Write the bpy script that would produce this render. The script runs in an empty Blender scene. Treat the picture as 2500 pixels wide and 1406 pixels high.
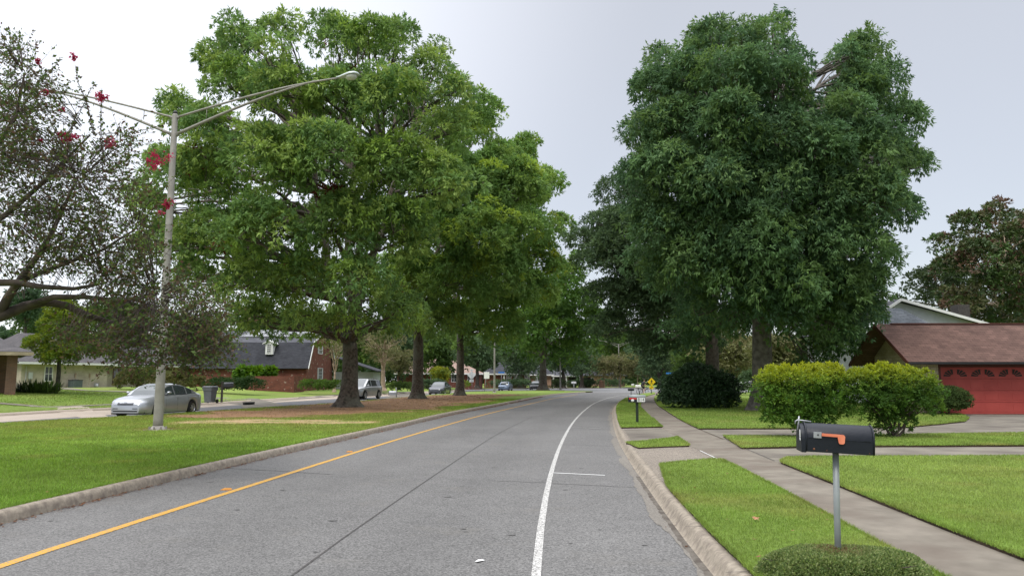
import bpy, math, random
import numpy as np
from mathutils import Vector, Matrix
from mathutils.geometry import delaunay_2d_cdt, tessellate_polygon
R = math.radians
scene = bpy.context.scene
col = scene.collection
# ---------------------------------------------------------------- camera, sky, sun, exposure
FPX = 1856.0; PIT = math.atan(226/1856.0); CZ = 1.6
cam_d = bpy.data.cameras.new('camera'); cam = bpy.data.objects.new('camera', cam_d); col.objects.link(cam)
cam.location = (0, 0, CZ); cam.rotation_euler = (math.pi/2 + PIT, 0, 0)
cam_d.sensor_width = 36.0; cam_d.lens = 36.0*FPX/2500.0; cam_d.clip_start = 0.1; cam_d.clip_end = 3000
scene.camera = cam
scene.view_settings.view_transform = 'Standard'; scene.view_settings.look = 'None'
scene.view_settings.exposure = 0.0; scene.view_settings.gamma = 1.0
SUN_EL, SUN_AZ = R(54), R(-155)      # azimuth measured from +Y towards +X: the sun is left of and behind the camera
w = bpy.data.worlds.new('World'); scene.world = w; w.use_nodes = True
nt = w.node_tree; nt.nodes.clear()
def wn(t, **k):
    n = nt.nodes.new(t)
    for a, b in k.items(): setattr(n, a, b)
    return n
out = wn('ShaderNodeOutputWorld'); bg = wn('ShaderNodeBackground'); bg2 = wn('ShaderNodeBackground'); add = wn('ShaderNodeAddShader')
sky = wn('ShaderNodeTexSky', sky_type='NISHITA', sun_disc=False, sun_elevation=SUN_EL, sun_rotation=SUN_AZ)
bg.inputs[1].default_value = 0.05
nt.links.new(sky.outputs[0], bg.inputs[0])
tc = wn('ShaderNodeTexCoord'); sep = wn('ShaderNodeSeparateXYZ'); nt.links.new(tc.outputs['Generated'], sep.inputs[0])
# overcast cloud layer: luminance grows from the horizon to the zenith, brighter patch of thin cloud up on the left
zr = wn('ShaderNodeMapRange'); zr.inputs[1].default_value = 0.50; zr.inputs[2].default_value = 0.95
zr.inputs[3].default_value = 0.565; zr.inputs[4].default_value = 3.3
nt.links.new(sep.outputs[2], zr.inputs[0])
dot = wn('ShaderNodeVectorMath', operation='DOT_PRODUCT'); bd = Vector((-0.66, 0.62, 0.52)).normalized(); dot.inputs[1].default_value = bd
nt.links.new(tc.outputs['Generated'], dot.inputs[0])
br = wn('ShaderNodeMapRange', interpolation_type='SMOOTHSTEP'); br.inputs[1].default_value = 0.62; br.inputs[2].default_value = 1.0
br.inputs[3].default_value = 0.0; br.inputs[4].default_value = 0.55
nt.links.new(dot.outputs['Value'], br.inputs[0])
noi = wn('ShaderNodeTexNoise'); noi.inputs['Scale'].default_value = 1.6; noi.inputs['Detail'].default_value = 4.0
nt.links.new(tc.outputs['Generated'], noi.inputs[0])
nr = wn('ShaderNodeMapRange'); nr.inputs[3].default_value = -0.03; nr.inputs[4].default_value = 0.03
nt.links.new(noi.outputs[0], nr.inputs[0])
m1 = wn('ShaderNodeMath', operation='ADD'); m2 = wn('ShaderNodeMath', operation='ADD')
nt.links.new(zr.outputs[0], m1.inputs[0]); nt.links.new(br.outputs[0], m1.inputs[1])
nt.links.new(m1.outputs[0], m2.inputs[0]); nt.links.new(nr.outputs[0], m2.inputs[1])
bg2.inputs[0].default_value = (0.955, 0.96, 0.995, 1)
nt.links.new(m2.outputs[0], bg2.inputs[1])
nt.links.new(bg.outputs[0], add.inputs[0]); nt.links.new(bg2.outputs[0], add.inputs[1]); nt.links.new(add.outputs[0], out.inputs[0])
sd = bpy.data.lights.new('sun', 'SUN'); sun = bpy.data.objects.new('sun', sd); col.objects.link(sun)
sd.energy = 1.5; sd.angle = R(14); sd.color = (1.0, 0.95, 0.88)
sdir = Vector((math.sin(SUN_AZ)*math.cos(SUN_EL), math.cos(SUN_AZ)*math.cos(SUN_EL), math.sin(SUN_EL)))
sun.rotation_euler = sdir.to_track_quat('Z', 'Y').to_euler(); sun.location = (0, 0, 60)
scene.cycles.max_bounces = 6; scene.cycles.diffuse_bounces = 4; scene.cycles.transmission_bounces = 4; scene.cycles.transparent_max_bounces = 8

# ---------------------------------------------------------------- measuring helpers (plan positions surveyed from the photo)
def G(px, py, z=0.0):
    u = (px-1250)/FPX; v = (703-py)/FPX
    dy = math.cos(PIT)-v*math.sin(PIT); dz = math.sin(PIT)+v*math.cos(PIT)
    t = (z-CZ)/dz
    return (u*t, dy*t)
def W(px, py, Y):
    u = (px-1250)/FPX; v = (703-py)/FPX
    dy = math.cos(PIT)-v*math.sin(PIT); dz = math.sin(PIT)+v*math.cos(PIT)
    t = Y/dy
    return Vector((u*t, Y, CZ+dz*t))

# ---------------------------------------------------------------- objects helpers
def tag(o, label=None, cat=None, group=None, kind=None):
    if label: o['label'] = label
    if cat: o['category'] = cat
    if group: o['group'] = group
    if kind: o['kind'] = kind
    return o
def empty(name, loc=(0,0,0), rz=0.0, label=None, cat=None, group=None):
    o = bpy.data.objects.new(name, None); col.objects.link(o); o.location = loc; o.rotation_euler = (0, 0, rz)
    o.empty_display_size = 0.1
    return tag(o, label, cat, group)
class MB:
    def __init__(s): s.v = []; s.f = []; s.sm = []
    def add(s, vs, fs, smooth=False):
        b = len(s.v); s.v += [tuple(p) for p in vs]
        for f in fs: s.f.append(tuple(b+i for i in f)); s.sm.append(smooth)
        return s
    def box(s, x0, x1, y0, y1, z0, z1, M=None):
        vs = [Vector(p) for p in ((x0,y0,z0),(x1,y0,z0),(x1,y1,z0),(x0,y1,z0),(x0,y0,z1),(x1,y0,z1),(x1,y1,z1),(x0,y1,z1))]
        if M is not None: vs = [M @ p for p in vs]
        return s.add(vs, [(0,3,2,1),(4,5,6,7),(0,1,5,4),(1,2,6,5),(2,3,7,6),(3,0,4,7)])
    def bar(s, a, b, w_, h_):
        a = Vector(a); b = Vector(b); d = b-a; L = d.length
        q = d.to_track_quat('X', 'Z').to_matrix().to_4x4(); q.translation = a
        return s.box(0, L, -w_/2, w_/2, -h_/2, h_/2, q)
    def tube(s, pts, rad, n=8, cap=True):
        pts = [Vector(p) for p in pts]; m = len(pts)
        if not hasattr(rad, '__len__'): rad = [rad]*m
        vs = []; prev = None
        for i, p in enumerate(pts):
            d = (pts[min(i+1, m-1)]-pts[max(i-1, 0)])
            d = d.normalized() if d.length > 1e-9 else Vector((0,0,1))
            if prev is None:
                a = d.orthogonal().normalized()
            else:
                a = prev-d*prev.dot(d)
                a = a.normalized() if a.length > 1e-6 else d.orthogonal().normalized()
            prev = a; b = d.cross(a)
            for k in range(n):
                t = 2*math.pi*k/n; vs.append(p+(a*math.cos(t)+b*math.sin(t))*rad[i])
        fs = [(i*n+k, i*n+(k+1) % n, (i+1)*n+(k+1) % n, (i+1)*n+k) for i in range(m-1) for k in range(n)]
        if cap: fs += [tuple(range(n-1, -1, -1)), tuple((m-1)*n+k for k in range(n))]
        return s.add(vs, fs, True)
    def lathe(s, prof, n=24, M=None):   # profile (r, z) about Z
        vs = []; m = len(prof)
        for r, z in prof:
            for k in range(n):
                t = 2*math.pi*k/n; p = Vector((r*math.cos(t), r*math.sin(t), z)); vs.append(M @ p if M is not None else p)
        fs = [(i*n+k, i*n+(k+1) % n, (i+1)*n+(k+1) % n, (i+1)*n+k) for i in range(m-1) for k in range(n)]
        return s.add(vs, fs, True)
    def prism(s, poly, z0, z1, M=None):
        n = len(poly); vs = [Vector((x, y, z0)) for x, y in poly]+[Vector((x, y, z1)) for x, y in poly]
        if M is not None: vs = [M @ p for p in vs]
        tr = tessellate_polygon([[Vector((x, y, 0)) for x, y in poly]])
        fs = [tuple(reversed(t)) for t in tr]+[tuple(i+n for i in t) for t in tr]
        fs += [(i, (i+1) % n, n+(i+1) % n, n+i) for i in range(n)]
        return s.add(vs, fs)
    def build(s, name, m, parent=None, bevel=0.0, fix=True):
        me = bpy.data.meshes.new(name); me.from_pydata(s.v, [], s.f); me.update()
        for p, q in zip(me.polygons, s.sm): p.use_smooth = q
        if fix:
            import bmesh
            bm = bmesh.new(); bm.from_mesh(me); bmesh.ops.recalc_face_normals(bm, faces=bm.faces); bm.to_mesh(me); bm.free()
        uv = me.uv_layers.new(name='UVMap'); 
        for p in me.polygons:
            n = p.normal; ax = max(range(3), key=lambda i: abs(n[i]))
            for li in p.loop_indices:
                c = me.vertices[me.loops[li].vertex_index].co
                if ax == 2: q = (c.x, c.y)
                elif ax == 0: q = (c.y, c.z*math.hypot(1, n.z/max(abs(n.x), .2)))
                else: q = (c.x, c.z*math.hypot(1, n.z/max(abs(n.y), .2)))
                uv.data[li].uv = q
        o = bpy.data.objects.new(name, me); col.objects.link(o); me.materials.append(m)
        if parent is not None: o.parent = parent
        if bevel:
            b = o.modifiers.new('bevel', 'BEVEL'); b.width = bevel; b.segments = 2; b.limit_method = 'ANGLE'
        return o
def np_mesh(name, V, F, mat, cols=None, parent=None):
    V = np.asarray(V, dtype=np.float32); F = np.asarray(F, dtype=np.int32); k = F.shape[1]
    me = bpy.data.meshes.new(name); me.vertices.add(len(V)); me.vertices.foreach_set('co', V.ravel())
    me.loops.add(F.size); me.loops.foreach_set('vertex_index', F.ravel())
    me.polygons.add(len(F)); me.polygons.foreach_set('loop_start', np.arange(0, F.size, k, dtype=np.int32))
    me.update(calc_edges=True)
    if cols is not None:
        a = me.color_attributes.new('Col', 'FLOAT_COLOR', 'POINT')
        c4 = np.ones((len(V), 4), dtype=np.float32); c4[:, :3] = cols; a.data.foreach_set('color', c4.ravel())
    me.materials.append(mat)
    o = bpy.data.objects.new(name, me); col.objects.link(o)
    if parent is not None: o.parent = parent
    return o

# ---------------------------------------------------------------- materials
def newmat(name):
    m = bpy.data.materials.new(name); m.use_nodes = True; t = m.node_tree; b = t.nodes['Principled BSDF']; return m, t, b
def pm(name, c1, c2=None, scale=6.0, rough=0.8, bump=0.0, bscale=80.0, metal=0.0, spec=0.4, detail=5.0, c3=None, s3=0.6, lo=0.35, hi=0.65, coat=0.0, coord='Object'):
    m, t, b = newmat(name); N = t.nodes; L = t.links
    tcn = N.new('ShaderNodeTexCoord')
    b.inputs['Roughness'].default_value = rough; b.inputs['Metallic'].default_value = metal
    b.inputs['Specular IOR Level'].default_value = spec; b.inputs['Coat Weight'].default_value = coat
    b.inputs['Base Color'].default_value = (*c1, 1)
    last = None
    if c2 is not None:
        n = N.new('ShaderNodeTexNoise'); n.inputs['Scale'].default_value = scale; n.inputs['Detail'].default_value = detail
        L.new(tcn.outputs[coord], n.inputs['Vector'])
        r = N.new('ShaderNodeValToRGB'); r.color_ramp.elements[0].position = lo; r.color_ramp.elements[1].position = hi
        r.color_ramp.elements[0].color = (*c1, 1); r.color_ramp.elements[1].color = (*c2, 1)
        L.new(n.outputs[0], r.inputs[0]); last = r.outputs[0]
    if c3 is not None:
        n = N.new('ShaderNodeTexNoise'); n.inputs['Scale'].default_value = s3; n.inputs['Detail'].default_value = 4
        L.new(tcn.outputs[coord], n.inputs['Vector'])
        r = N.new('ShaderNodeValToRGB'); r.color_ramp.elements[0].position = 0.45; r.color_ramp.elements[1].position = 0.7
        r.color_ramp.elements[0].color = (0, 0, 0, 1); r.color_ramp.elements[1].color = (1, 1, 1, 1)
        L.new(n.outputs[0], r.inputs[0])
        x = N.new('ShaderNodeMix'); x.data_type = 'RGBA'; L.new(r.outputs[0], x.inputs[0]); L.new(last, x.inputs[6]); x.inputs[7].default_value = (*c3, 1)
        last = x.outputs[2]
    if last is not None: L.new(last, b.inputs['Base Color'])
    if bump:
        n = N.new('ShaderNodeTexNoise'); n.inputs['Scale'].default_value = bscale; n.inputs['Detail'].default_value = 4
        L.new(tcn.outputs[coord], n.inputs['Vector'])
        bb = N.new('ShaderNodeBump'); bb.inputs['Strength'].default_value = bump; bb.inputs['Distance'].default_value = 0.02
        L.new(n.outputs[0], bb.inputs['Height']); L.new(bb.outputs[0], b.inputs['Normal'])
    return m
def brick_mat(name, c1, c2, mortar, bw=0.21, bh=0.075, ms=0.008, rough=0.9, bump=0.5, bias=0.0, squash=1.0, patch=None):
    m, t, b = newmat(name); N = t.nodes; L = t.links; tcn = N.new('ShaderNodeTexCoord')
    br_ = N.new('ShaderNodeTexBrick'); L.new(tcn.outputs['UV'], br_.inputs['Vector'])
    br_.inputs['Color1'].default_value = (*c1, 1); br_.inputs['Color2'].default_value = (*c2, 1); br_.inputs['Mortar'].default_value = (*mortar, 1)
    br_.inputs['Scale'].default_value = 1.0; br_.inputs['Mortar Size'].default_value = ms; br_.inputs['Bias'].default_value = bias
    br_.inputs['Brick Width'].default_value = bw; br_.inputs['Row Height'].default_value = bh
    n = N.new('ShaderNodeTexNoise'); n.inputs['Scale'].default_value = 1.3; n.inputs['Detail'].default_value = 6; L.new(tcn.outputs['UV'], n.inputs['Vector'])
    mr = N.new('ShaderNodeMapRange'); mr.inputs[1].default_value = .3; mr.inputs[2].default_value = .7; mr.inputs[3].default_value = 0.78; mr.inputs[4].default_value = 1.15
    L.new(n.outputs[0], mr.inputs[0])
    x = N.new('ShaderNodeMix'); x.data_type = 'RGBA'; x.blend_type = 'MULTIPLY'; x.inputs[0].default_value = 1.0
    L.new(br_.outputs[0], x.inputs[6]); L.new(mr.outputs[0], x.inputs[7]); last = x.outputs[2]
    if patch:
        n2 = N.new('ShaderNodeTexNoise'); n2.inputs['Scale'].default_value = 2.2; n2.inputs['Detail'].default_value = 8; L.new(tcn.outputs['UV'], n2.inputs['Vector'])
        r2 = N.new('ShaderNodeValToRGB'); r2.color_ramp.elements[0].position = .62; r2.color_ramp.elements[1].position = .66
        L.new(n2.outputs[0], r2.inputs[0])
        y = N.new('ShaderNodeMix'); y.data_type = 'RGBA'; L.new(r2.outputs[0], y.inputs[0]); L.new(last, y.inputs[6]); y.inputs[7].default_value = (*patch, 1); last = y.outputs[2]
    L.new(last, b.inputs['Base Color']); b.inputs['Roughness'].default_value = rough; b.inputs['Specular IOR Level'].default_value = 0.25
    bb = N.new('ShaderNodeBump'); bb.inputs['Strength'].default_value = bump; bb.inputs['Distance'].default_value = 0.01; bb.invert = True
    L.new(br_.outputs['Fac'], bb.inputs['Height']); L.new(bb.outputs[0], b.inputs['Normal'])
    return m
def leaf_mat(name, trans=0.3, rough=0.55, spec=0.35):
    m, t, b = newmat(name); N = t.nodes; L = t.links
    a = N.new('ShaderNodeAttribute'); a.attribute_name = 'Col'; L.new(a.outputs['Color'], b.inputs['Base Color'])
    b.inputs['Roughness'].default_value = rough; b.inputs['Specular IOR Level'].default_value = spec
    tr = N.new('ShaderNodeBsdfTranslucent'); hs = N.new('ShaderNodeHueSaturation'); hs.inputs['Value'].default_value = 1.25; hs.inputs['Saturation'].default_value = 1.1; hs.inputs['Hue'].default_value = 0.485
    L.new(a.outputs['Color'], hs.inputs['Color']); L.new(hs.outputs[0], tr.inputs['Color'])
    mx = N.new('ShaderNodeMixShader'); mx.inputs[0].default_value = trans
    L.new(b.outputs[0], mx.inputs[1]); L.new(tr.outputs[0], mx.inputs[2])
    o = N['Material Output']; L.new(mx.outputs[0], o.inputs['Surface'])
    return m
def asphalt(name, base, spk_lo=0.5, spk_hi=1.6, stain=None, worn=False):
    # worn chip-seal: stone speckle at two sizes, long soft tyre tracks, stains
    m, t, b = newmat(name); N = t.nodes; L = t.links; tcn = N.new('ShaderNodeTexCoord')
    def noise(s, d=3, r=0.6, vec=None):
        n = N.new('ShaderNodeTexNoise'); n.inputs['Scale'].default_value = s; n.inputs['Detail'].default_value = d; n.inputs['Roughness'].default_value = r
        L.new(vec or tcn.outputs['Object'], n.inputs['Vector']); return n.outputs[0]
    def mr(v, a0, a1, b0, b1):
        k = N.new('ShaderNodeMapRange'); k.inputs[1].default_value = a0; k.inputs[2].default_value = a1; k.inputs[3].default_value = b0; k.inputs[4].default_value = b1; L.new(v, k.inputs[0]); return k.outputs[0]
    def mul(a_, b_):
        k = N.new('ShaderNodeMath'); k.operation = 'MULTIPLY'; L.new(a_, k.inputs[0]); L.new(b_, k.inputs[1]); return k.outputs[0]
    vo = N.new('ShaderNodeTexVoronoi'); vo.inputs['Scale'].default_value = 75; L.new(tcn.outputs['Object'], vo.inputs['Vector'])
    sx = N.new('ShaderNodeSeparateColor'); L.new(vo.outputs['Color'], sx.inputs[0])
    f = mul(mr(sx.outputs[0], 0.0, 1.0, spk_lo, spk_hi), mr(noise(38, 4, 0.8), .3, .7, .72, 1.28))
    f = mul(f, mr(noise(0.35, 5), .3, .7, .9, 1.1)); f = mul(f, mr(noise(2.5, 5, .7), .3, .7, .93, 1.07))
    if worn:     # polished wheel tracks and oil drip line, stored with the surface
        at = N.new('ShaderNodeAttribute'); at.attribute_name = 'Col'; sp = N.new('ShaderNodeSeparateColor'); L.new(at.outputs['Color'], sp.inputs[0]); f = mul(f, sp.outputs[0])
    c = N.new('ShaderNodeCombineColor')
    for i in range(3):
        k = N.new('ShaderNodeMath'); k.operation = 'MULTIPLY'; k.inputs[1].default_value = base[i]; L.new(f, k.inputs[0]); L.new(k.outputs[0], c.inputs[i])
    last = c.outputs[0]
    if stain:
        x = N.new('ShaderNodeMix'); x.data_type = 'RGBA'; L.new(mr(noise(0.8, 6, .75), .56, .72, 0, .5), x.inputs[0]); L.new(last, x.inputs[6]); x.inputs[7].default_value = (*stain, 1); last = x.outputs[2]
    L.new(last, b.inputs['Base Color']); b.inputs['Roughness'].default_value = 0.82; b.inputs['Specular IOR Level'].default_value = 0.3
    bb = N.new('ShaderNodeBump'); bb.inputs['Strength'].default_value = 0.35; bb.inputs['Distance'].default_value = 0.006
    L.new(vo.outputs['Distance'], bb.inputs['Height']); L.new(bb.outputs[0], b.inputs['Normal'])
    return m
def attr_ground(name):
    m, t, b = newmat(name); N = t.nodes; L = t.links; tcn = N.new('ShaderNodeTexCoord')
    a = N.new('ShaderNodeAttribute'); a.attribute_name = 'Col'
    n = N.new('ShaderNodeTexNoise'); n.inputs['Scale'].default_value = 14; n.inputs['Detail'].default_value = 8; n.inputs['Roughness'].default_value = .75; L.new(tcn.outputs['Object'], n.inputs['Vector'])
    k = N.new('ShaderNodeMapRange'); k.inputs[1].default_value = .3; k.inputs[2].default_value = .7; k.inputs[3].default_value = .55; k.inputs[4].default_value = 1.5; L.new(n.outputs[0], k.inputs[0])
    x = N.new('ShaderNodeMix'); x.data_type = 'RGBA'; x.blend_type = 'MULTIPLY'; x.inputs[0].default_value = 1.0
    L.new(a.outputs['Color'], x.inputs[6]); L.new(k.outputs[0], x.inputs[7]); L.new(x.outputs[2], b.inputs['Base Color'])
    b.inputs['Roughness'].default_value = 0.95; b.inputs['Specular IOR Level'].default_value = 0.1
    bb = N.new('ShaderNodeBump'); bb.inputs['Strength'].default_value = 0.8; bb.inputs['Distance'].default_value = 0.05; L.new(n.outputs[0], bb.inputs['Height']); L.new(bb.outputs[0], b.inputs['Normal'])
    return m
def paint_line(name, c, wear):
    m, t, b = newmat(name); N = t.nodes; L = t.links; tcn = N.new('ShaderNodeTexCoord')
    n = N.new('ShaderNodeTexNoise'); n.inputs['Scale'].default_value = 42; n.inputs['Detail'].default_value = 5; n.inputs['Roughness'].default_value = .8; L.new(tcn.outputs['Object'], n.inputs['Vector'])
    r = N.new('ShaderNodeValToRGB'); r.color_ramp.elements[0].position = wear; r.color_ramp.elements[1].position = wear+.06
    r.color_ramp.elements[0].color = (.17, .165, .155, 1); r.color_ramp.elements[1].color = (*c, 1); L.new(n.outputs[0], r.inputs[0])
    L.new(r.outputs[0], b.inputs['Base Color']); b.inputs['Roughness'].default_value = .7
    return m
def glass(name, c=(0.03, 0.04, 0.045), rough=0.05):
    m, t, b = newmat(name); b.inputs['Base Color'].default_value = (*c, 1); b.inputs['Roughness'].default_value = rough; b.inputs['Specular IOR Level'].default_value = 0.9; b.inputs['IOR'].default_value = 1.6
    return m
M = {}
M['road'] = asphalt('road_chipseal', (0.127, 0.124, 0.119), .55, 1.5, stain=(0.15, 0.14, 0.122), worn=True)
M['road_left'] = asphalt('side_road_asphalt', (0.13, 0.13, 0.135), .8, 1.2)
M['road_far'] = asphalt('cross_road_concrete', (0.20, 0.20, 0.20), .85, 1.15)
M['tan'] = asphalt('tan_concrete', (0.37, 0.31, 0.25), .9, 1.12)
M['tar'] = pm('tar_joint', (0.035, 0.033, 0.032), (0.08, 0.075, 0.07), 20, 0.9)
M['dirt_line'] = pm('gutter_dirt', (0.075, 0.062, 0.05), (0.13, 0.115, 0.095), 7, 0.95, 0.6, 50, lo=.4, hi=.6)
M['kerb'] = pm('kerb_concrete', (0.235, 0.20, 0.155), (0.33, 0.285, 0.225), 22, 0.92, 0.3, 160, c3=(0.18, 0.15, 0.12), s3=9, detail=12)
M['walk'] = pm('sidewalk_concrete', (0.140, 0.122, 0.096), (0.22, 0.194, 0.155), 3.2, 0.9, 0.3, 120, c3=(0.13, 0.105, 0.082), s3=1.1, detail=12, lo=.3, hi=.72)
M['drive'] = pm('driveway_concrete', (0.145, 0.130, 0.104), (0.22, 0.197, 0.157), 2.0, 0.9, 0.3, 120, c3=(0.10, 0.085, 0.07), s3=.7, detail=12, lo=.3, hi=.72)
M['agg'] = asphalt('exposed_aggregate', (0.20, 0.172, 0.14), .4, 1.6)
M['soil'] = pm('soil_edge', (0.035, 0.022, 0.014), (0.075, 0.05, 0.03), 30, 1.0, 1.0, 60)
M['ground'] = attr_ground('lawn_ground')
M['grass'] = leaf_mat('grass_blades', 0.3, 0.6, 0.2)
M['leaf'] = leaf_mat('leaves', 0.38, .65, .18)
M['leaf_dark'] = leaf_mat('leaves_glossy', 0.15, 0.5, 0.28)
M['yellow'] = paint_line('yellow_paint', (0.54, 0.285, 0.02), 0.42)
M['white'] = paint_line('white_line_paint', (0.58, 0.57, 0.54), 0.47)
M['galv'] = pm('galvanised_steel', (0.25, 0.235, 0.21), (0.31, 0.295, 0.265), 5, 0.6, 0.0, metal=0.2, c3=(0.21, 0.195, 0.17), s3=2)
M['alu'] = pm('lamp_head_grey', (0.42, 0.46, 0.46), (0.5, 0.54, 0.54), 4, 0.4, metal=0.2)
M['lens'] = pm('lamp_lens', (0.45, 0.45, 0.42), (0.55, 0.55, 0.52), 10, 0.15, spec=.8)
M['bark'] = pm('oak_bark', (0.035, 0.028, 0.021), (0.125, 0.10, 0.078), 7, 0.95, 1.0, 14, detail=9, c3=(0.12, 0.12, 0.09), s3=1.4)
M['bark_dark'] = pm('dark_bark', (0.05, 0.04, 0.032), (0.10, 0.085, 0.07), 6, 0.95, 1.0, 22, detail=9)
M['bark_pale'] = pm('pale_smooth_bark', (0.30, 0.22, 0.15), (0.42, 0.33, 0.24), 4, 0.8, .3, 20)
M['bark_myrtle'] = pm('myrtle_bark', (0.045, 0.034, 0.028), (0.10, 0.078, 0.062), 6, 0.85, .5, 26)
M['bark_grey'] = pm('grey_bark', (0.07, 0.062, 0.052), (0.15, 0.135, 0.115), 5, 0.9, .5, 26)
M['black_metal'] = pm('black_box_paint', (0.008, 0.010, 0.015), (0.012, 0.015, 0.022), 3, 0.45, 0.12, 30, spec=.3, c3=(0.02, 0.025, 0.028), s3=1.5)
M['flag'] = pm('orange_plastic', (0.68, 0.19, 0.10), (0.78, 0.25, 0.14), 12, 0.45)
M['zinc'] = pm('zinc_plate', (0.33, 0.34, 0.36), (0.44, 0.45, 0.47), 25, 0.4, metal=.5)
M['post_grey'] = pm('grey_post', (0.24, 0.265, 0.265), (0.30, 0.325, 0.325), 6, 0.5, metal=.2)
M['white_paint'] = pm('white_paint', (0.72, 0.72, 0.70), (0.78, 0.78, 0.76), 3, 0.6)
M['rust'] = pm('rust', (0.12, 0.04, 0.02), (0.2, 0.08, 0.04), 30, 0.9)
M['black'] = pm('black_plastic', (0.012, 0.012, 0.013), (0.02, 0.02, 0.02), 8, 0.5)
M['rubber'] = pm('tyre_rubber', (0.014, 0.014, 0.014), (0.022, 0.021, 0.02), 8, 0.75)
M['red'] = pm('red_decal', (0.50, 0.03, 0.03), None, 5, 0.5)
M['dark_green'] = pm('dark_green_post', (0.012, 0.02, 0.012), (0.02, 0.03, 0.018), 8, 0.6)
M['glass'] = glass('window_glass'); M['car_glass'] = glass('car_glass', (0.05, 0.065, 0.068), 0.03)
M['chrome'] = pm('chrome', (0.6, 0.6, 0.6), None, rough=.15, metal=1.0)
M['rim'] = pm('alloy_rim', (0.42, 0.42, 0.42), (0.5, 0.5, 0.5), 8, rough=.3, metal=.7)
M['lamp_glass'] = pm('headlight_glass', (0.42, 0.43, 0.44), (0.10, 0.10, 0.11), 9, rough=.08, spec=.9)
M['tail_red'] = pm('tail_light_red', (0.30, 0.012, 0.012), None, rough=.15)
M['grille'] = pm('grille_dark', (0.05, 0.052, 0.06), (0.09, 0.092, 0.10), 60, rough=.4, metal=.4)
M['brick_red'] = brick_mat('red_brick', (0.20, 0.058, 0.038), (0.13, 0.04, 0.028), (0.16, 0.10, 0.08), patch=(0.34, 0.26, 0.22))
M['brick_cream'] = brick_mat('cream_painted_brick', (0.52, 0.46, 0.37), (0.46, 0.405, 0.325), (0.36, 0.31, 0.25))
M['brick_tan'] = brick_mat('tan_rough_brick', (0.42, 0.35, 0.25), (0.34, 0.28, 0.19), (0.3, 0.25, 0.18))
M['brick_mix'] = brick_mat('brown_brick', (0.20, 0.10, 0.065), (0.13, 0.075, 0.055), (0.17, 0.14, 0.11))
M['brick_peach'] = brick_mat('peach_brick', (0.42, 0.24, 0.16), (0.34, 0.19, 0.12), (0.3, 0.24, 0.2))
M['sh_dark'] = brick_mat('charcoal_shingles', (0.050, 0.052, 0.060), (0.034, 0.036, 0.043), (0.02, 0.02, 0.024), .32, .15, .006)
M['sh_grey'] = brick_mat('grey_shingles', (0.095, 0.097, 0.11), (0.066, 0.068, 0.078), (0.05, 0.05, 0.06), .32, .15, .006)
M['sh_ranch'] = brick_mat('weathered_shingles', (0.105, 0.098, 0.10), (0.078, 0.073, 0.076), (0.06, 0.057, 0.06), .32, .15, .006)
M['sh_brown'] = brick_mat('brown_shingles', (0.150, 0.088, 0.070), (0.105, 0.061, 0.049), (0.065, 0.036, 0.03), .32, .14, .008)
M['sh_tan'] = brick_mat('tan_shingles', (0.33, 0.23, 0.19), (0.27, 0.19, 0.155), (0.2, 0.14, 0.12), .32, .15, .006)
M['sh_blue'] = brick_mat('two_tone_grey_shingles', (0.155, 0.168, 0.18), (0.078, 0.088, 0.098), (0.05, 0.06, 0.07), .55, .15, .012)
M['door_red'] = pm('red_painted_steel', (0.33, 0.048, 0.038), (0.38, 0.06, 0.047), 2, 0.55, 0.06, 200)
M['trim_brown'] = pm('dark_brown_trim', (0.085, 0.028, 0.02), (0.11, 0.038, 0.028), 4, 0.7)
M['stone'] = brick_mat('cream_stone', (0.50, 0.43, 0.32), (0.38, 0.32, 0.23), (0.30, 0.25, 0.18), .3, .16, .015)
M['stucco'] = pm('pale_grey_siding', (0.42, 0.44, 0.46), (0.47, 0.49, 0.51), 5, 0.85)
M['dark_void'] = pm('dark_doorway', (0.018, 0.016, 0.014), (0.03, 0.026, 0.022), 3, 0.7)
M['shutter'] = pm('grey_shutter', (0.38, 0.40, 0.41), (0.45, 0.47, 0.48), 5, 0.7)
M['solar'] = brick_mat('solar_cells', (0.15, 0.155, 0.17), (0.13, 0.135, 0.15), (0.28, 0.28, 0.29), .16, .16, .008, rough=.25, bump=0)
M['bin'] = pm('grey_bin_plastic', (0.11, 0.12, 0.135), (0.14, 0.15, 0.165), 5, 0.5)
M['wood_dark'] = pm('dark_stained_wood', (0.045, 0.04, 0.036), (0.075, 0.068, 0.06), 9, 0.8)
M['ac'] = pm('ac_grey_green', (0.10, 0.125, 0.13), (0.13, 0.155, 0.16), 5, 0.5)
M['sign_back'] = pm('sign_aluminium', (0.50, 0.51, 0.52), (0.58, 0.59, 0.60), 4, 0.45, metal=.2)
M['sign_yellow'] = pm('sign_yellow', (0.72, 0.50, 0.01), None, rough=.5)
M['sign_blue'] = pm('sign_blue', (0.03, 0.17, 0.50), None, rough=.5)
M['orange_stud'] = pm('amber_reflector', (0.62, 0.27, 0.04), (0.5, 0.2, 0.03), 30, rough=.4)
M['skin'] = pm('skin', (0.42, 0.24, 0.17), (0.46, 0.27, 0.19), 20, rough=.6)
M['shirt'] = pm('dark_shirt', (0.025, 0.027, 0.033), (0.04, 0.042, 0.05), 12, rough=.9)
M['shorts'] = pm('black_shorts', (0.012, 0.012, 0.014), (0.02, 0.02, 0.022), 12, rough=.9)
M['hair'] = pm('dark_hair', (0.02, 0.014, 0.01), (0.035, 0.025, 0.018), 30, rough=.7)
M['mulch'] = pm('leaf_litter', (0.12, 0.06, 0.03), (0.25, 0.15, 0.08), 30, .95)
def carpaint(name, c, metal=.55):
    m = pm(name, c, tuple(min(1, x*1.06) for x in c), 2.0, rough=.28, metal=metal, coat=.6); return m

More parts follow.
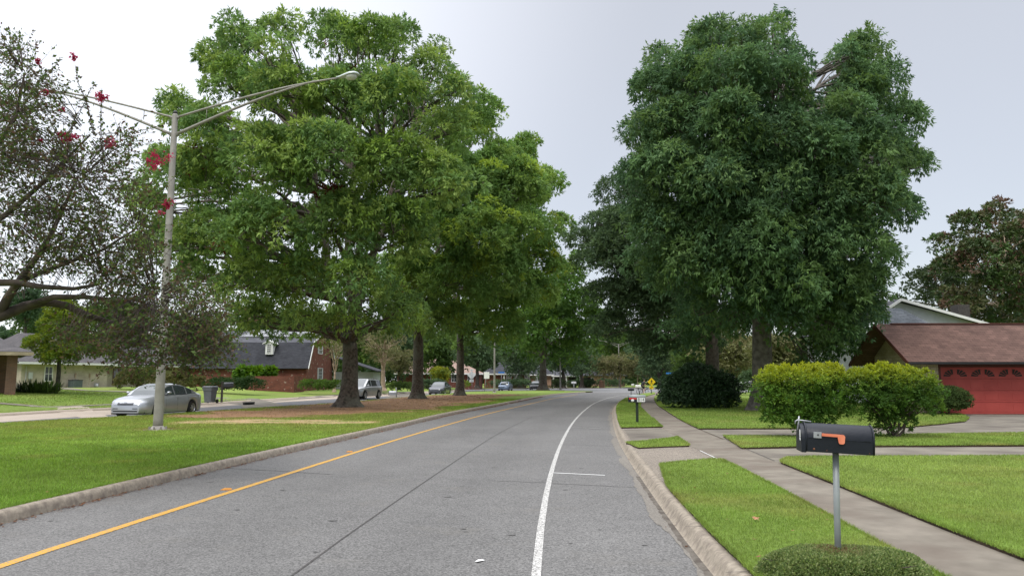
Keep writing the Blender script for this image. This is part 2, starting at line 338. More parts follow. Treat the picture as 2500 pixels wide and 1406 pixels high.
# ---------------------------------------------------------------- plan of the place
def px_line(l, z=0.0): return [G(a, b, z) for a, b in l]
def resample(pl, step):
    pl = [Vector((p[0], p[1])) for p in pl]; out_ = [pl[0]]
    for a, b in zip(pl[:-1], pl[1:]):
        n = max(1, int(round((b-a).length/step)))
        out_ += [a.lerp(b, (i+1)/n) for i in range(n)]
    return out_
def smooth(pl, it=2, step=None):
    if step: pl = resample(pl, step)
    pl = [Vector((p[0], p[1])) for p in pl]
    for _ in range(it):
        q = [pl[0]]
        for i in range(1, len(pl)-1): q.append((pl[i-1]+pl[i]*2+pl[i+1])/4)
        q.append(pl[-1]); pl = q
    return pl
def offset(pl, d):   # positive = left of travel
    o_ = []
    for i, p in enumerate(pl):
        t = (pl[min(i+1, len(pl)-1)]-pl[max(i-1, 0)]).normalized(); o_.append(p+Vector((-t.y, t.x))*d)
    return o_
V2 = Vector
med_near = smooth([(-6.1,-25),(-6.0,0)]+px_line([(0,1276),(128,1244.6),(199,1227.5),(427,1170.7),(543,1143),(745,1095),(855,1071),(1000,1037.5),(1100,1012),(1220,990),(1300,973),(1350,964.4),(1400,960),(1430,958.3)]), 6, 2.0)
yellow = smooth([(-4.9,-25),(-4.75,0)]+px_line([(0,1377),(85,1348),(313,1279),(500,1222),(719,1151),(927,1085),(1100,1034),(1200,1007),(1280,989),(1350,972.4),(1410,963)]), 6, 2.0)
white = smooth([(-0.15,-25),(-0.05,0)]+px_line([(1288,1406),(1309,1304),(1328,1220),(1342,1157.6),(1356,1110),(1381,1058),(1397,1032),(1420,1007),(1448,985),(1475,974),(1509,965.5),(1538,962.4)]), 6, 2.0)
joint = smooth([(-2.2,-25),(-2.1,0)]+px_line([(700,1406),(820,1325),(1000,1200),(1180,1080),(1220,1055),(1300,1017)]), 3, 2.0)
gutR = smooth([(1.35,-25),(1.45,0)]+px_line([(1725,1406),(1684,1338),(1582,1190),(1536,1122),(1515,1088),(1500,1048),(1494,1008),(1501,990.5),(1516,979),(1535,970),(1571,962.7),(1605,959)]), 5, 2.0)
kerbR_in = offset(gutR, -0.155)      # lawn side of the rolled kerb
swL = smooth([(2.8,-25),(2.95,0)]+px_line([(2262,1406),(2128,1319),(2053,1283),(1962,1231),(1871,1180),(1764,1125),(1684,1089),(1647,1068),(1613,1041),(1577,1007),(1563,992),(1570,972),(1583,966),(1605,961)], .13), 3, 1.5)
swR = smooth([(3.9,-25),(4.0,0)]+px_line([(2500,1374),(2325,1306),(2143,1225),(2031,1180),(1907,1133),(1825,1097),(1764,1071),(1704,1047),(1670,1031),(1642,1014),(1605,990),(1596,975),(1599,966),(1614,958)], .13), 3, 1.5)
med_far = smooth([(-17.5,-25),(-18.2,10)]+px_line([(0,1038),(142,1034),(284,1025.6),(500,1010),(671,998),(813,988),(1000,971),(1040,967),(1140,958)])+[(2.0,116),(8.0,117)], 5, 2.0)
kerbL = smooth([(-24.0,-25),(-24.0,15)]+px_line([(0,1016),(85,1011),(192,1004),(277,1001),(500,989),(671,976),(827,968.5),(930,964),(1000,960),(1045,957.5),(1140,952.5)]), 5, 2.0)
tanL = smooth([(-22.5,-25),(-22.2,15)]+px_line([(0,1031),(128,1021),(277,1013),(500,994),(671,983),(827,973),(930,968),(1000,963.5),(1045,960.5),(1140,955)]), 5, 2.0)
KL = np.array([(p.x, p.y) for p in kerbL])
def seg_dist(P, PL):
    P = np.asarray(P, dtype=float).reshape(-1, 2); best = np.full(len(P), 1e9)
    for a, b in zip(PL[:-1], PL[1:]):
        d = b-a; L2 = max((d**2).sum(), 1e-9); t = np.clip(((P-a) @ d)/L2, 0, 1); q = a+t[:, None]*d
        best = np.minimum(best, np.hypot(*(P-q).T))
    return best
def hL(P):
    d = seg_dist(P, KL); return 0.14+0.055*np.clip(d-2, 0, 15)
def h1(x, y): return float(hL([(x, y)])[0])
def GL(px, py):
    z = .14
    for _ in range(8): x, y = G(px, py, min(z, 1.2)); z = .5*z+.5*h1(x, y)
    return (x, y)
def pip(P, poly):
    P = np.asarray(P); x, y = P[:, 0], P[:, 1]; ins = np.zeros(len(P), bool); n = len(poly); j = n-1
    for i in range(n):
        xi, yi = poly[i][0], poly[i][1]; xj, yj = poly[j][0], poly[j][1]
        c = ((yi > y) != (yj > y)) & (x < (xj-xi)*(y-yi)/((yj-yi) or 1e-12)+xi); ins ^= c; j = i
    return ins
def vnoise(P, s, seed=0):
    P = np.asarray(P)*s+seed*17.3; i = np.floor(P).astype(int); f = P-i; f = f*f*(3-2*f)
    def hsh(a, b): v = np.sin(a*127.1+b*311.7+seed*74.7)*43758.5453; return v-np.floor(v)
    return (hsh(i[:, 0], i[:, 1])*(1-f[:, 0])*(1-f[:, 1])+hsh(i[:, 0]+1, i[:, 1])*f[:, 0]*(1-f[:, 1])+hsh(i[:, 0], i[:, 1]+1)*(1-f[:, 0])*f[:, 1]+hsh(i[:, 0]+1, i[:, 1]+1)*f[:, 0]*f[:, 1])
def fbm(P, s, seed=0, o=4): return sum(vnoise(P, s*2**k, seed+k)*.5**k for k in range(o))/sum(.5**k for k in range(o))
def sheet(name, poly, zf, mat, step=None, skirt=None, skirt_mat=None, colf=None, kind='structure'):
    poly = [V2((p[0], p[1])) for p in poly]
    cl = []
    for p in poly:
        if not cl or (p-cl[-1]).length > 1e-3: cl.append(p)
    if (cl[0]-cl[-1]).length < 1e-3: cl.pop()
    poly = cl; n = len(poly); pts = list(poly)
    if step:
        xs = [p.x for p in poly]; ys = [p.y for p in poly]
        gx, gy = np.meshgrid(np.arange(min(xs), max(xs), step), np.arange(min(ys), max(ys), step))
        Q = np.stack([gx.ravel(), gy.ravel()], 1); Q = Q[pip(Q, poly)]
        ring = np.array([(p.x, p.y) for p in poly+[poly[0]]]); Q = Q[seg_dist(Q, ring) > step*.35] if len(Q) else Q
        pts += [V2((a, b)) for a, b in Q]
    vs, es, fs, *_ = delaunay_2d_cdt(pts, [(i, (i+1) % n) for i in range(n)], [], 1, 1e-5)
    P = np.array([(v.x, v.y) for v in vs]); Z = zf(P) if callable(zf) else np.full(len(P), zf)
    me = bpy.data.meshes.new(name); V = [(a, b, c) for (a, b), c in zip(P, Z)]; F = [tuple(f) for f in fs]
    nf = len(F)
    if skirt:
        be = {}
        for f in F:
            for a, b in zip(f, f[1:]+f[:1]): be[(a, b)] = be.get((a, b), 0)+1
        for (a, b) in list(be):
            if (b, a) not in be:
                k = len(V); V += [(V[b][0], V[b][1], V[b][2]-skirt), (V[a][0], V[a][1], V[a][2]-skirt)]; F.append((b, a, k+1, k))
    me.from_pydata(V, [], F); me.update()
    me.materials.append(mat)
    if skirt_mat:
        me.materials.append(skirt_mat)
        for p in me.polygons[nf:]: p.material_index = 1
    if colf is not None:
        a = me.color_attributes.new('Col', 'FLOAT_COLOR', 'POINT'); c = np.ones((len(V), 4)); A = np.array(V); c[:, :3] = colf(A[:, :2]); a.data.foreach_set('color', c.astype(np.float32).ravel())
    o = bpy.data.objects.new(name, me); col.objects.link(o); tag(o, kind=kind); return o
def ribbon(name, a, b, z, mat, kind='structure', skip=None):
    m_ = min(len(a), len(b)); V = [(p.x, p.y, z) for p in a[:m_]]+[(p.x, p.y, z) for p in b[:m_]]
    F = [(i, i+1, m_+i+1, m_+i) for i in range(m_-1) if not (skip and skip(i))]
    me = bpy.data.meshes.new(name); me.from_pydata(V, [], F); me.materials.append(mat); o = bpy.data.objects.new(name, me); col.objects.link(o); tag(o, kind=kind); return o
def profile_strip(name, line, prof, mat, side=1):  # sweep (offset, z) profile along the line
    ls = [offset(line, side*d) for d, z in prof]; k = len(prof); n = len(line); V = []; 
    for i in range(n): V += [(ls[j][i].x, ls[j][i].y, prof[j][1]) for j in range(k)]
    F = [(i*k+j, (i+1)*k+j, (i+1)*k+j+1, i*k+j+1) for i in range(n-1) for j in range(k-1)]
    me = bpy.data.meshes.new(name); me.from_pydata(V, [], F); me.materials.append(mat)
    for p in me.polygons: p.use_smooth = True
    o = bpy.data.objects.new(name, me); col.objects.link(o); tag(o, kind='structure'); return o

GR = np.array((0.118, 0.188, 0.032)); GR2 = np.array((0.19, 0.25, 0.062)); GRD = np.array((0.055, 0.12, 0.016))
BRN = np.array((0.25, 0.15, 0.085)); SAND = np.array((0.42, 0.30, 0.17)); DRY = np.array((0.20, 0.19, 0.06))
spine = np.array([(-11.0,32),(-8.6,40),(-6.9,52),(-6.4,63),(-4.2,76),(-2.0,82)])
def dirt(P):
    d = seg_dist(P, spine)+(fbm(P, .55, 3)-.5)*4.5; y = np.asarray(P)[:, 1]
    rad = np.interp(y, [24, 30, 36, 45, 65, 80, 90], [0, 2.0, 4.6, 5.6, 5.0, 4.4, 1.5]); return np.clip((rad-d)/1.2, 0, 1)
sandline = np.array([(-10.8,27.8),(-8.5,28.2),(-5.9,27.6)])
def sandm(P):
    d = seg_dist(P, sandline)+(fbm(P, 1.1, 9)-.5)*1.8; return np.clip((1.7-d)/.7, 0, 1)
def grasscol(P):
    n = np.clip(fbm(P, .22, 1)*1.6-.3, 0, 1)[:, None]; n2 = fbm(P, 1.7, 5)[:, None]
    c = GR*(1-n)+GR2*n; d = np.clip(fbm(P, .9, 31)*2.4-1.35, 0, .55)[:, None]; c = c*(1-d)+DRY*1.05*d
    return c*(.70+.60*n2)
def medcol(P):
    c = grasscol(P); y = np.asarray(P)[:, 1]
    dry = (np.clip((y-19)/6, 0, 1)*np.clip((44-y)/6, 0, 1)*.9*fbm(P, .6, 8))[:, None]; c = c*(1-dry)+DRY*dry
    n = fbm(P, 2.2, 4)[:, None]
    e = np.clip(1-seg_dist(P, np.array([(-10.76,23.45),(-10.7,23.5)]))/.9, 0, 1)[:, None]*.8; c = c*(1-e)+BRN*.9*e
    m = dirt(P)[:, None]; c = c*(1-m)+(BRN*(.7+.7*n))*m
    s = (sandm(P)*np.clip((fbm(P, 1.7, 12)-.36)*6, 0, 1))[:, None]; return c*(1-s)+SAND*(.8+.3*n)*s

# --- ground to the horizon
far = 1500.0
sheet('ground', [(-far,-200),(far,-200),(far,far),(-far,far)], -0.03, M['ground'], colf=lambda P: np.tile(np.array((.085, .105, .05)), (len(P), 1)))
# --- roads
def roadwear(P):
    Y_ = np.array([(p.x, p.y) for p in yellow]); W_ = np.array([(p.x, p.y) for p in white]); dy = seg_dist(P, Y_); dw = seg_dist(P, W_)
    t = dy/(dy+dw+1e-6); inside = (dy < 5) & (dw < 5) & (dy+dw < 5.4); f = np.ones(len(P))
    g = lambda c, w_: np.exp(-((t-c)/w_)**2)
    f -= inside*(.10*g(.27, .09)+.10*g(.74, .09)+.05*g(.5, .07)); f += .10*np.clip(1-dy/1.2, 0, 1)*(~inside)*.6
    f *= .95+.12*(fbm(P*np.array([1, .25]), .9, 41)-.5)*2*.6+.05*(fbm(P, .3, 44)-.3)
    return np.repeat(np.clip(f, .6, 1.25)[:, None]*1.06, 3, 1)
roadR = gutR+[V2((26,104)),V2((60,118)),V2((60,150)),V2((24,168))]+px_line([(1500,946.5),(1440,947.5),(1300,948.5),(1140,949.5)])+[V2((-9.5,128)),V2((-3,116))]+list(reversed(med_near))
roadR = [V2((p[0], p[1])) for p in roadR]
sheet('road', [p for p in gutR]+[V2((17.0,103)),V2((11.2,106))]+list(reversed(med_near)), 0.0, M['road'], step=.42, colf=roadwear)
sheet('cross_road', [V2((-12,112)),V2((-4,104)),V2((10,104)),V2((16,92)),V2((19.5,98)),V2((30,101)),V2((75,104)),V2((140,120)),V2((140,150)),V2((70,142)),V2((40,165))]+[V2(p) for p in px_line([(1500,946.0),(1440,947),(1300,948),(1200,948.5),(1140,949)])]+[V2((-30,150)),V2((-60,152)),V2((-60,140)),V2((-14,132))], -0.006, M['road_far'])
sheet('side_road', [p for p in med_far]+[V2((8,135)),V2((-7.7,133))]+list(reversed(kerbL)), 0.004, M['road_left'])
ribbon('parking_strip', tanL, [min(kerbL, key=lambda q: (q-p).length) for p in tanL], 0.009, M['tan'])
# tar joint, cross joints and the paint
def strip(name, line, wd, z, mat, kind='structure'): return ribbon(name, offset(line, wd/2), offset(line, -wd/2), z, mat, kind)
strip('tar_joint', joint, 0.022, 0.004, M['tar'])
strip('yellow_line', yellow, 0.115, 0.005, M['yellow'])
strip('white_line', white, 0.080, 0.005, M['white'])
jb = random.Random(4); crossj = []
for (x0, y0, x1, y1) in ((550,1142,815,1158),(1135,1077,1175,1078),(1190,1173,1330,1178),(1348,1180,1566,1190),(1372,1084.5,1515,1089.5),(1394,1043,1499,1049.5),(1425,1007,1494,1008.5)):
    a = V2(G(x0, y0)); b = V2(G(x1, y1)); crossj.append([a.lerp(b, t/12)+V2((0, jb.uniform(-.012, .012)*(1+a.y/15))) for t in range(13)])
for i, c in enumerate(crossj): strip('road_crack', c, .012+.0006*c[0].y, 0.004, M['tar'])
strip('parking_tick', [V2(G(1351,1154)), V2(G(1477,1160))], .05, .005, M['white_paint'])
strip('parking_tick', [V2(G(1394,1042.5)), V2(G(1466,1046.5))], .05, .006, M['white'])
# --- dust at the kerb, small dark spots and scars
def wear():
    V = []; F = []; line = resample(gutR, .12); L2 = offset(line, .04); r_ = random.Random(11)
    W2 = [.06+.30*max(0, float(fbm([(p.x*0, p.y)], .9, 21)[0])-.32)+r_.uniform(0, .02)*(1+p.y/20) for p in line]; L3 = [a+(b-a).normalized()*w_ for a, b, w_ in zip(L2, offset(line, 1.0), W2)]
    idx = [i for i, p in enumerate(line) if 4 < p.y < 75]
    ribbon('road_dust', [L2[i] for i in idx], [L3[i] for i in idx], .0045, M['dust'])
    for k in range(90):
        y = 6+42*r_.random()**1.4; xl = np.interp(y, [p.y for p in med_near], [p.x for p in med_near])+.3; xr = np.interp(y, [p.y for p in gutR[:20]], [p.x for p in gutR[:20]])-.1
        x = r_.uniform(xl, xr); n = 7; a0 = r_.uniform(.02, .07); b0 = a0*r_.uniform(.25, .6); k0 = len(V); t0 = r_.uniform(-.3, .3)
        for j in range(n): t = 2*math.pi*j/n; q = r_.uniform(.5, 1.1); dx = math.cos(t)*a0*q; dy = math.sin(t)*b0*q; V.append((x+dx*math.cos(t0)-dy*math.sin(t0), y+dx*math.sin(t0)+dy*math.cos(t0), .0042))
        F.append(tuple(range(k0, k0+n)))
    me = bpy.data.meshes.new('road_spots'); me.from_pydata(V, [], F); me.materials.append(M['spot']); o = bpy.data.objects.new('road_spots', me); col.objects.link(o); tag(o, kind='structure')
M['dust'] = asphalt('kerb_dust', (0.175, 0.16, 0.138), .75, 1.25); M['spot'] = pm('tar_spot', (0.05, 0.048, 0.045), (0.075, 0.072, 0.068), 20, 0.9)
wear()
# --- kerbs
def rough_line(l, a, seed):
    r = random.Random(seed); return [p+V2((r.uniform(-a, a), 0)) for p in l]
kmed = rough_line(smooth(med_near, 0, .6), .008, 2)
profile_strip('kerb', kmed, [(0,0.0),(.012,.07),(.03,.115),(.06,.135),(.17,.137),(.175,.0)], M['kerb'], 1)
# nose of the median and its far kerb
nose = smooth([med_near[-1], V2((11.3,105.5)), V2((11.2,107.5)), V2((8.5,110.5)), V2((5,113.5)), med_far[-1]], 2, 1.0)
kfar = resample(med_far, 1.0)
profile_strip('kerb', kfar, [(0,0.0),(.03,.115),(.06,.135),(.17,.137),(.175,0)], M['kerb'], -1)
krR = smooth(gutR, 0, .6)
profile_strip('kerb', krR, [(-.03,.003),(.0,.010),(.035,.06),(.06,.105),(.085,.128),(.12,.136),(.165,.138),(.17,.0)], M['kerb'], -1)
strip('gutter_dirt', rough_line(offset([p for p in resample(gutR, .12) if 5 < p.y < 13.2], .035), .012, 8), .09, .006, M['dirt_line'])
for q in [p for i, p in enumerate(resample(gutR, 3.05)) if 5 < p.y < 60]:
    d = V2((1, .12)).normalized(); strip('kerb_joint', [q+d*-.01, q+d*.16], .010, .139, M['tar'])
kl2 = resample(kerbL, 1.0)
profile_strip('kerb', kl2, [(0,0.0),(.04,.07),(.12,.125),(.25,.139),(.26,0)], M['tan'], 1)

# --- median lawn
med_poly = offset(resample(med_near, .8), .15)+nose[1:-1]+list(reversed(offset(resample(med_far, 1.5), -.15)))
med_poly = [p for p in med_poly]
MZ = .132
sheet('median_lawn', med_poly, MZ, M['ground'], step=.55, skirt=.14, skirt_mat=M['soil'], colf=medcol)
# --- left lawns, rising towards the houses
leftpoly = offset(resample(kerbL, 2.0), .24)+[V2((-9,134)),V2((-40,148)),V2((-200,170)),V2((-200,-25))]
sheet('lawn_left', leftpoly, hL, M['ground'], step=4.0, skirt=.15, skirt_mat=M['soil'], colf=grasscol)
def pad_left(name, pix, mat, dz=.03):
    poly = [V2(GL(a, b)) for a, b in pix]
    def zf(P):   # where a pad runs out over the kerb it drops to the street
        xk = np.interp(P[:, 1], KL[:, 1], KL[:, 0]); return np.where(P[:, 0] > xk-.05, .014, hL(P)+dz)
    sheet(name, resample(poly+[poly[0]], 1.0)[:-1], zf, mat, step=1.0)
pad_left('sidewalk', [(-80,1002),(0,998.5),(76,995.2),(120,993),(200,989.8),(330,984.5),(420,980),(420,981.8),(330,987),(240,990.5),(170,994),(120,997.5),(0,1002),(-80,1005.5)], M['walk'], .03)
pad_left('path', [(-60,979.5),(0,983.5),(60,988.2),(106,992.2),(112,993.5),(76,994),(66,992),(0,987),(-60,983)], M['walk'], .034)
pad_left('driveway', [(128,996.5),(150,995.2),(196,992.5),(240,998.5),(268,1002),(200,1005.5)], M['tan'], .038)
pad_left('path', [(150,947.5),(220,952),(300,955.5),(330,956.5),(330,958.5),(299,957.5),(220,954.5),(150,950)], M['walk'], .034)
pad_left('driveway', [(505,971),(529,970.5),(608,972.8),(657,975),(693,977.8),(660,982.2),(606,986),(587,982.5),(537,977.5),(503,975.5)], M['drive'], .034)
pad_left('sidewalk', [(659,974),(740,968.5),(827,963),(900,959.5),(985,955.5),(985,956.5),(900,961),(827,964.8),(740,970.4),(668,975.6)], M['walk'], .03)
pad_left('driveway', [(965,956.5),(1012,955.5),(1020,957.5),(1000,961),(930,966),(925,964.5)], M['drive'], .036)
# --- right side: pavement slabs, then lawns standing a little proud of them with an earth edge
def pr(l, z=.13): return [V2(p) for p in px_line(l, z)]
sheet('sidewalk', swL+list(reversed(swR)), .130, M['walk'])
fr = [p for p in kerbR_in]
sheet('verge_base', fr+list(reversed(swL)), .1265, M['agg'])
sheet('driveway', pr([(1704,1047.5),(1908,1046),(2209,1043),(2292,1035),(2330,1005),(2700,1004),(3300,1010),(3300,1140),(2500,1118),(1900,1135),(1825,1097),(1764,1071)]), .134-.008, M['drive'])
def lawn_r(pix, seed=0, z=.170, sk=.07, world=None, step=1.0):
    poly = world or pr(pix); poly = resample(poly+[poly[0]], .5)[:-1]
    r = random.Random(seed); poly = [p+V2((r.uniform(-.015, .015), r.uniform(-.015, .015))) for p in poly]
    sheet('lawn', poly, z, M['ground'], step=step, skirt=sk, skirt_mat=M['soil'], colf=grasscol); return poly
def clipy(l, y0, y1): return [p for p in l if y0 <= p.y <= y1]
rl = resample
L1 = clipy(offset(rl(gutR,.5), -.175), -20, 10.9)+pr([(1613,1137),(1684,1129.5),(1741,1125),(1762,1126)])+list(reversed(clipy(offset(rl(swL,.5), -.0), -20, 13.6)))
L2w = pr([(1530,1083),(1571,1080),(1644,1072),(1653,1069),(1684,1090),(1620,1092),(1560,1095)])
L3 = clipy(offset(rl(gutR,.5), -.175), 23.6, 97)+list(reversed(clipy(rl(swL,.5), 24.2, 84)))
L4 = clipy(rl(swR,.5), -20, 14.0)+pr([(1908,1128),(1924,1120.5),(1988,1118.5),(2500,1117),(3400,1117)])+[V2((30,-20))]
L5 = pr([(1767,1066.5),(1956,1067),(2244,1062.5),(2500,1059),(3300,1057),(3300,1088),(2500,1089.5),(2132,1091),(1956,1093),(1812,1096)])
L6 = clipy(rl(swR,.5), 23.8, 95)+[V2((24,97)),V2((75,100)),V2((90,60)),V2((45,40))]+pr([(2700,1004),(2330,1007),(2356,1014),(2366,1021),(2356,1030),(2292,1037),(2209,1044.5),(1908,1047.5),(1706,1048)])
for i, p_ in enumerate((L1, L2w, L3, L4, L5, L6)): lawn_r(None, i, world=p_, z=.170 if i != 1 else .155, step=2.0 if i == 5 else 1.0)
# aprons and slab joints
sheet('driveway_apron', pr([(1524,1049),(1612,1044.5),(1655,1068),(1644,1071),(1571,1080),(1545,1082)]), .1345, M['drive'])
for (a, b, c, d) in ((1684,1093,1815,1095),(1645,1060,1704,1048),(1588,1008,1640,1010),(1610,1034,1672,1032),(1556,1093,1684,1090),(1522,1048,1610,1044.5)):
    strip('slab_joint', [V2(G(a,b,.13)), V2(G(c,d,.13))], .014, .1385, M['tar'])
strip('slab_joint', [p+V2((-.005,0)) for p in clipy(rl(swL,.5), 14.3, 16.8)], .02, .1388, M['white_paint'])
strip('slab_joint', clipy(rl(swR,.5), 14.0, 17.0), .02, .1385, M['tar'])
strip('slab_joint', clipy(rl(swR,.5), 19.5, 23.5), .03, .1385, M['soil'])
strip('slab_joint', pr([(2209,1046),(2290,1055),(2420,1060)]), .02, .1335, M['tar'])
strip('slab_joint', pr([(2060,1098),(2215,1117)]), .015, .1335, M['tar'])
# far lawns beyond the crossing
sheet('lawn_far', [V2(p) for p in px_line([(1140,948),(1300,947),(1440,945.8),(1500,944.8)], .1)]+[V2((40,166)),V2((80,143)),V2((500,160)),V2((500,700)),V2((-300,700)),V2((-250,160)),V2((-30,151))], .1, M['ground'], step=40, skirt=.12, skirt_mat=M['kerb'], colf=grasscol)
ykl = [V2(p) for p in px_line([(1440,946.6),(1500,945.9),(1555,945.6)], .1)]
strip('kerb_paint', ykl, 1.2, .107, M['yellow'])

# ---------------------------------------------------------------- foliage
rng = np.random.default_rng(7)
def unit(a): return a/np.maximum(np.linalg.norm(a, axis=1, keepdims=True), 1e-9)
def leaf_geo(P, out_, L_, W_, droop=.3, spread=.9, up=.5):
    n = len(P); a = unit(out_*.7+rng.normal(size=(n, 3))*spread*.6+np.array([0, 0, -droop]))
    nn = rng.normal(size=(n, 3))*.6+np.array([0, 0, up])+out_*.25
    b = unit(np.cross(a, nn)); s = rng.uniform(.7, 1.3, (n, 1)); L_ = L_*s; W_ = W_*s
    V = np.stack([P, P+a*L_*.45+b*W_*.5, P+a*L_, P+a*L_*.45-b*W_*.5], 1).reshape(-1, 3)
    F = np.arange(4*n).reshape(-1, 4); return V, F
def clump_points(blobs, dens, sub, shell=.75):
    """sub-clumps over each ellipsoid: returns centres, outward directions, blob index"""
    C = []; O = []; I = []
    for i, b in enumerate(blobs):
        c = np.array(b[:3]); r = np.array(b[3:6]); p_ = 1.6075
        area = 4*math.pi*(((r[0]*r[1])**p_+(r[0]*r[2])**p_+(r[1]*r[2])**p_)/3)**(1/p_)
        k = max(3, int(area*dens/(sub*sub)))
        u = unit(rng.normal(size=(k, 3))); u[:, 2] = np.where(u[:, 2] < -.55, -u[:, 2], u[:, 2])
        q = shell+(1-shell)*rng.random((k, 1)); q[rng.random(k) < .2] *= .6
        C.append(c+u*r*q); O.append(u); I += [i]*k
    return np.concatenate(C), np.concatenate(O), np.array(I)
def foliage(name, blobs, pal, mat, dens=.55, sub=.8, twigs=14, lpt=6, L_=.22, W_=.09, droop=.3, parent=None, accent=None, tip=None, flat=.7, spread=.9, up=.5):
    C, O, I = clump_points(blobs, dens, sub); n = len(C)
    rs = sub*rng.uniform(.65, 1.25, n); kt = np.maximum(3, (twigs*(rs/sub)**2).astype(int)); idx = np.repeat(np.arange(n), kt); m = len(idx)
    u = unit(rng.normal(size=(m, 3))+O[idx]*.8+np.array([0, 0, .55])); sc = np.stack([rs, rs, rs*flat], 1)[idx]
    T = C[idx]+u*sc*(.68+.36*rng.random((m, 1)))
    td = unit(u+np.array([0, 0, -droop*.6]))
    li = np.repeat(np.arange(m), lpt); P = T[li]+rng.normal(size=(m*lpt, 3))*sub*.05
    V, F = leaf_geo(P, td[li], L_, W_, droop, spread, up)
    pal = np.array(pal, dtype=float); ct = rng.integers(0, len(pal), n); cc = pal[ct]*rng.uniform(.82, 1.2, (n, 1))
    if accent is not None:
        for (frac, ac) in accent: s = rng.random(n) < frac; cc[s] = np.array(ac)*rng.uniform(.85, 1.15, (s.sum(), 1))
    tc_ = cc[idx]*rng.uniform(.86, 1.16, (m, 1)); lc = tc_[li]*rng.uniform(.88, 1.14, (m*lpt, 1))
    if tip is not None:       # young growth at the top of the bush: (colour, z0, z1)
        k = np.clip((P[:, 2]+rng.normal(size=len(P))*.09-tip[1])/(tip[2]-tip[1]), 0, 1)[:, None]; lc = lc*(1-k)+np.array(tip[0])*rng.uniform(.75, 1.25, (len(P), 1))*k
    return np_mesh(name, V, F, mat, np.repeat(lc, 4, axis=0), parent), C, I
def blobs_px(lst, Y, depth, cx=None, cy=None, Rx=None, Ry=None, seed=0, both=True, sub=1.0):
    """crown masses surveyed in the picture, put at real depths round the trunk: masses near the crown's middle stand in front of and behind the trunk"""
    r = random.Random(seed); o_ = []
    xs = [l[0] for l in lst]; ys = [l[1] for l in lst]
    cx = cx or (min(xs)+max(xs))/2; cy = cy or (min(ys)+max(ys))/2; Rx = Rx or (max(xs)-min(xs))/2+40; Ry = Ry or (max(ys)-min(ys))/2+40
    for l in lst:
        q = ((l[0]-cx)/Rx)**2+((l[1]-cy)/Ry)**2; d = math.sqrt(max(0, 1-q))*depth
        for s in ((-1, 1) if (both and d > depth*.35) else (r.choice((-.5, .5)),)):
            yy = Y+s*d*r.uniform(.75, 1.05); c = W(l[0], l[1], yy); ins = sub*FPX/Y*.68; rad = max(l[2]*1.06-ins, l[2]*.36)/FPX*yy; lr = l[3] if len(l) > 3 else l[2]; ry = max(lr*1.06-ins, lr*.36)/FPX*yy
            o_.append((c.x, c.y, c.z, rad, rad*1.05, ry))
            if sub <= 1.2 and r.random() < .75:      # a smaller bough reaching up or out of each mass
                a = r.uniform(0, 6.28); q = rad*r.uniform(.7, 1.1); o_.append((c.x+math.cos(a)*q, c.y+math.sin(a)*q, c.z+ry*r.uniform(-.35, 1.0), rad*.42, rad*.42, ry*r.uniform(.5, .85)))
    return o_
def limb(mb, a, b, r0, r1, r, sag=.12, n=5, k=5, wob=.04):
    a = Vector(a); b = Vector(b); d = b-a; L_ = d.length; pts = []
    for i in range(k+1):
        t = i/k; p = a.lerp(b, t); p.z += math.sin(math.pi*t)*L_*sag; 
        if 0 < i < k: p += Vector((r.uniform(-1, 1), r.uniform(-1, 1), r.uniform(-1, 1)))*L_*wob
        pts.append(p)
    mb.tube(pts, [r0+(r1-r0)*(i/k)**.8 for i in range(k+1)], n, cap=False); return pts
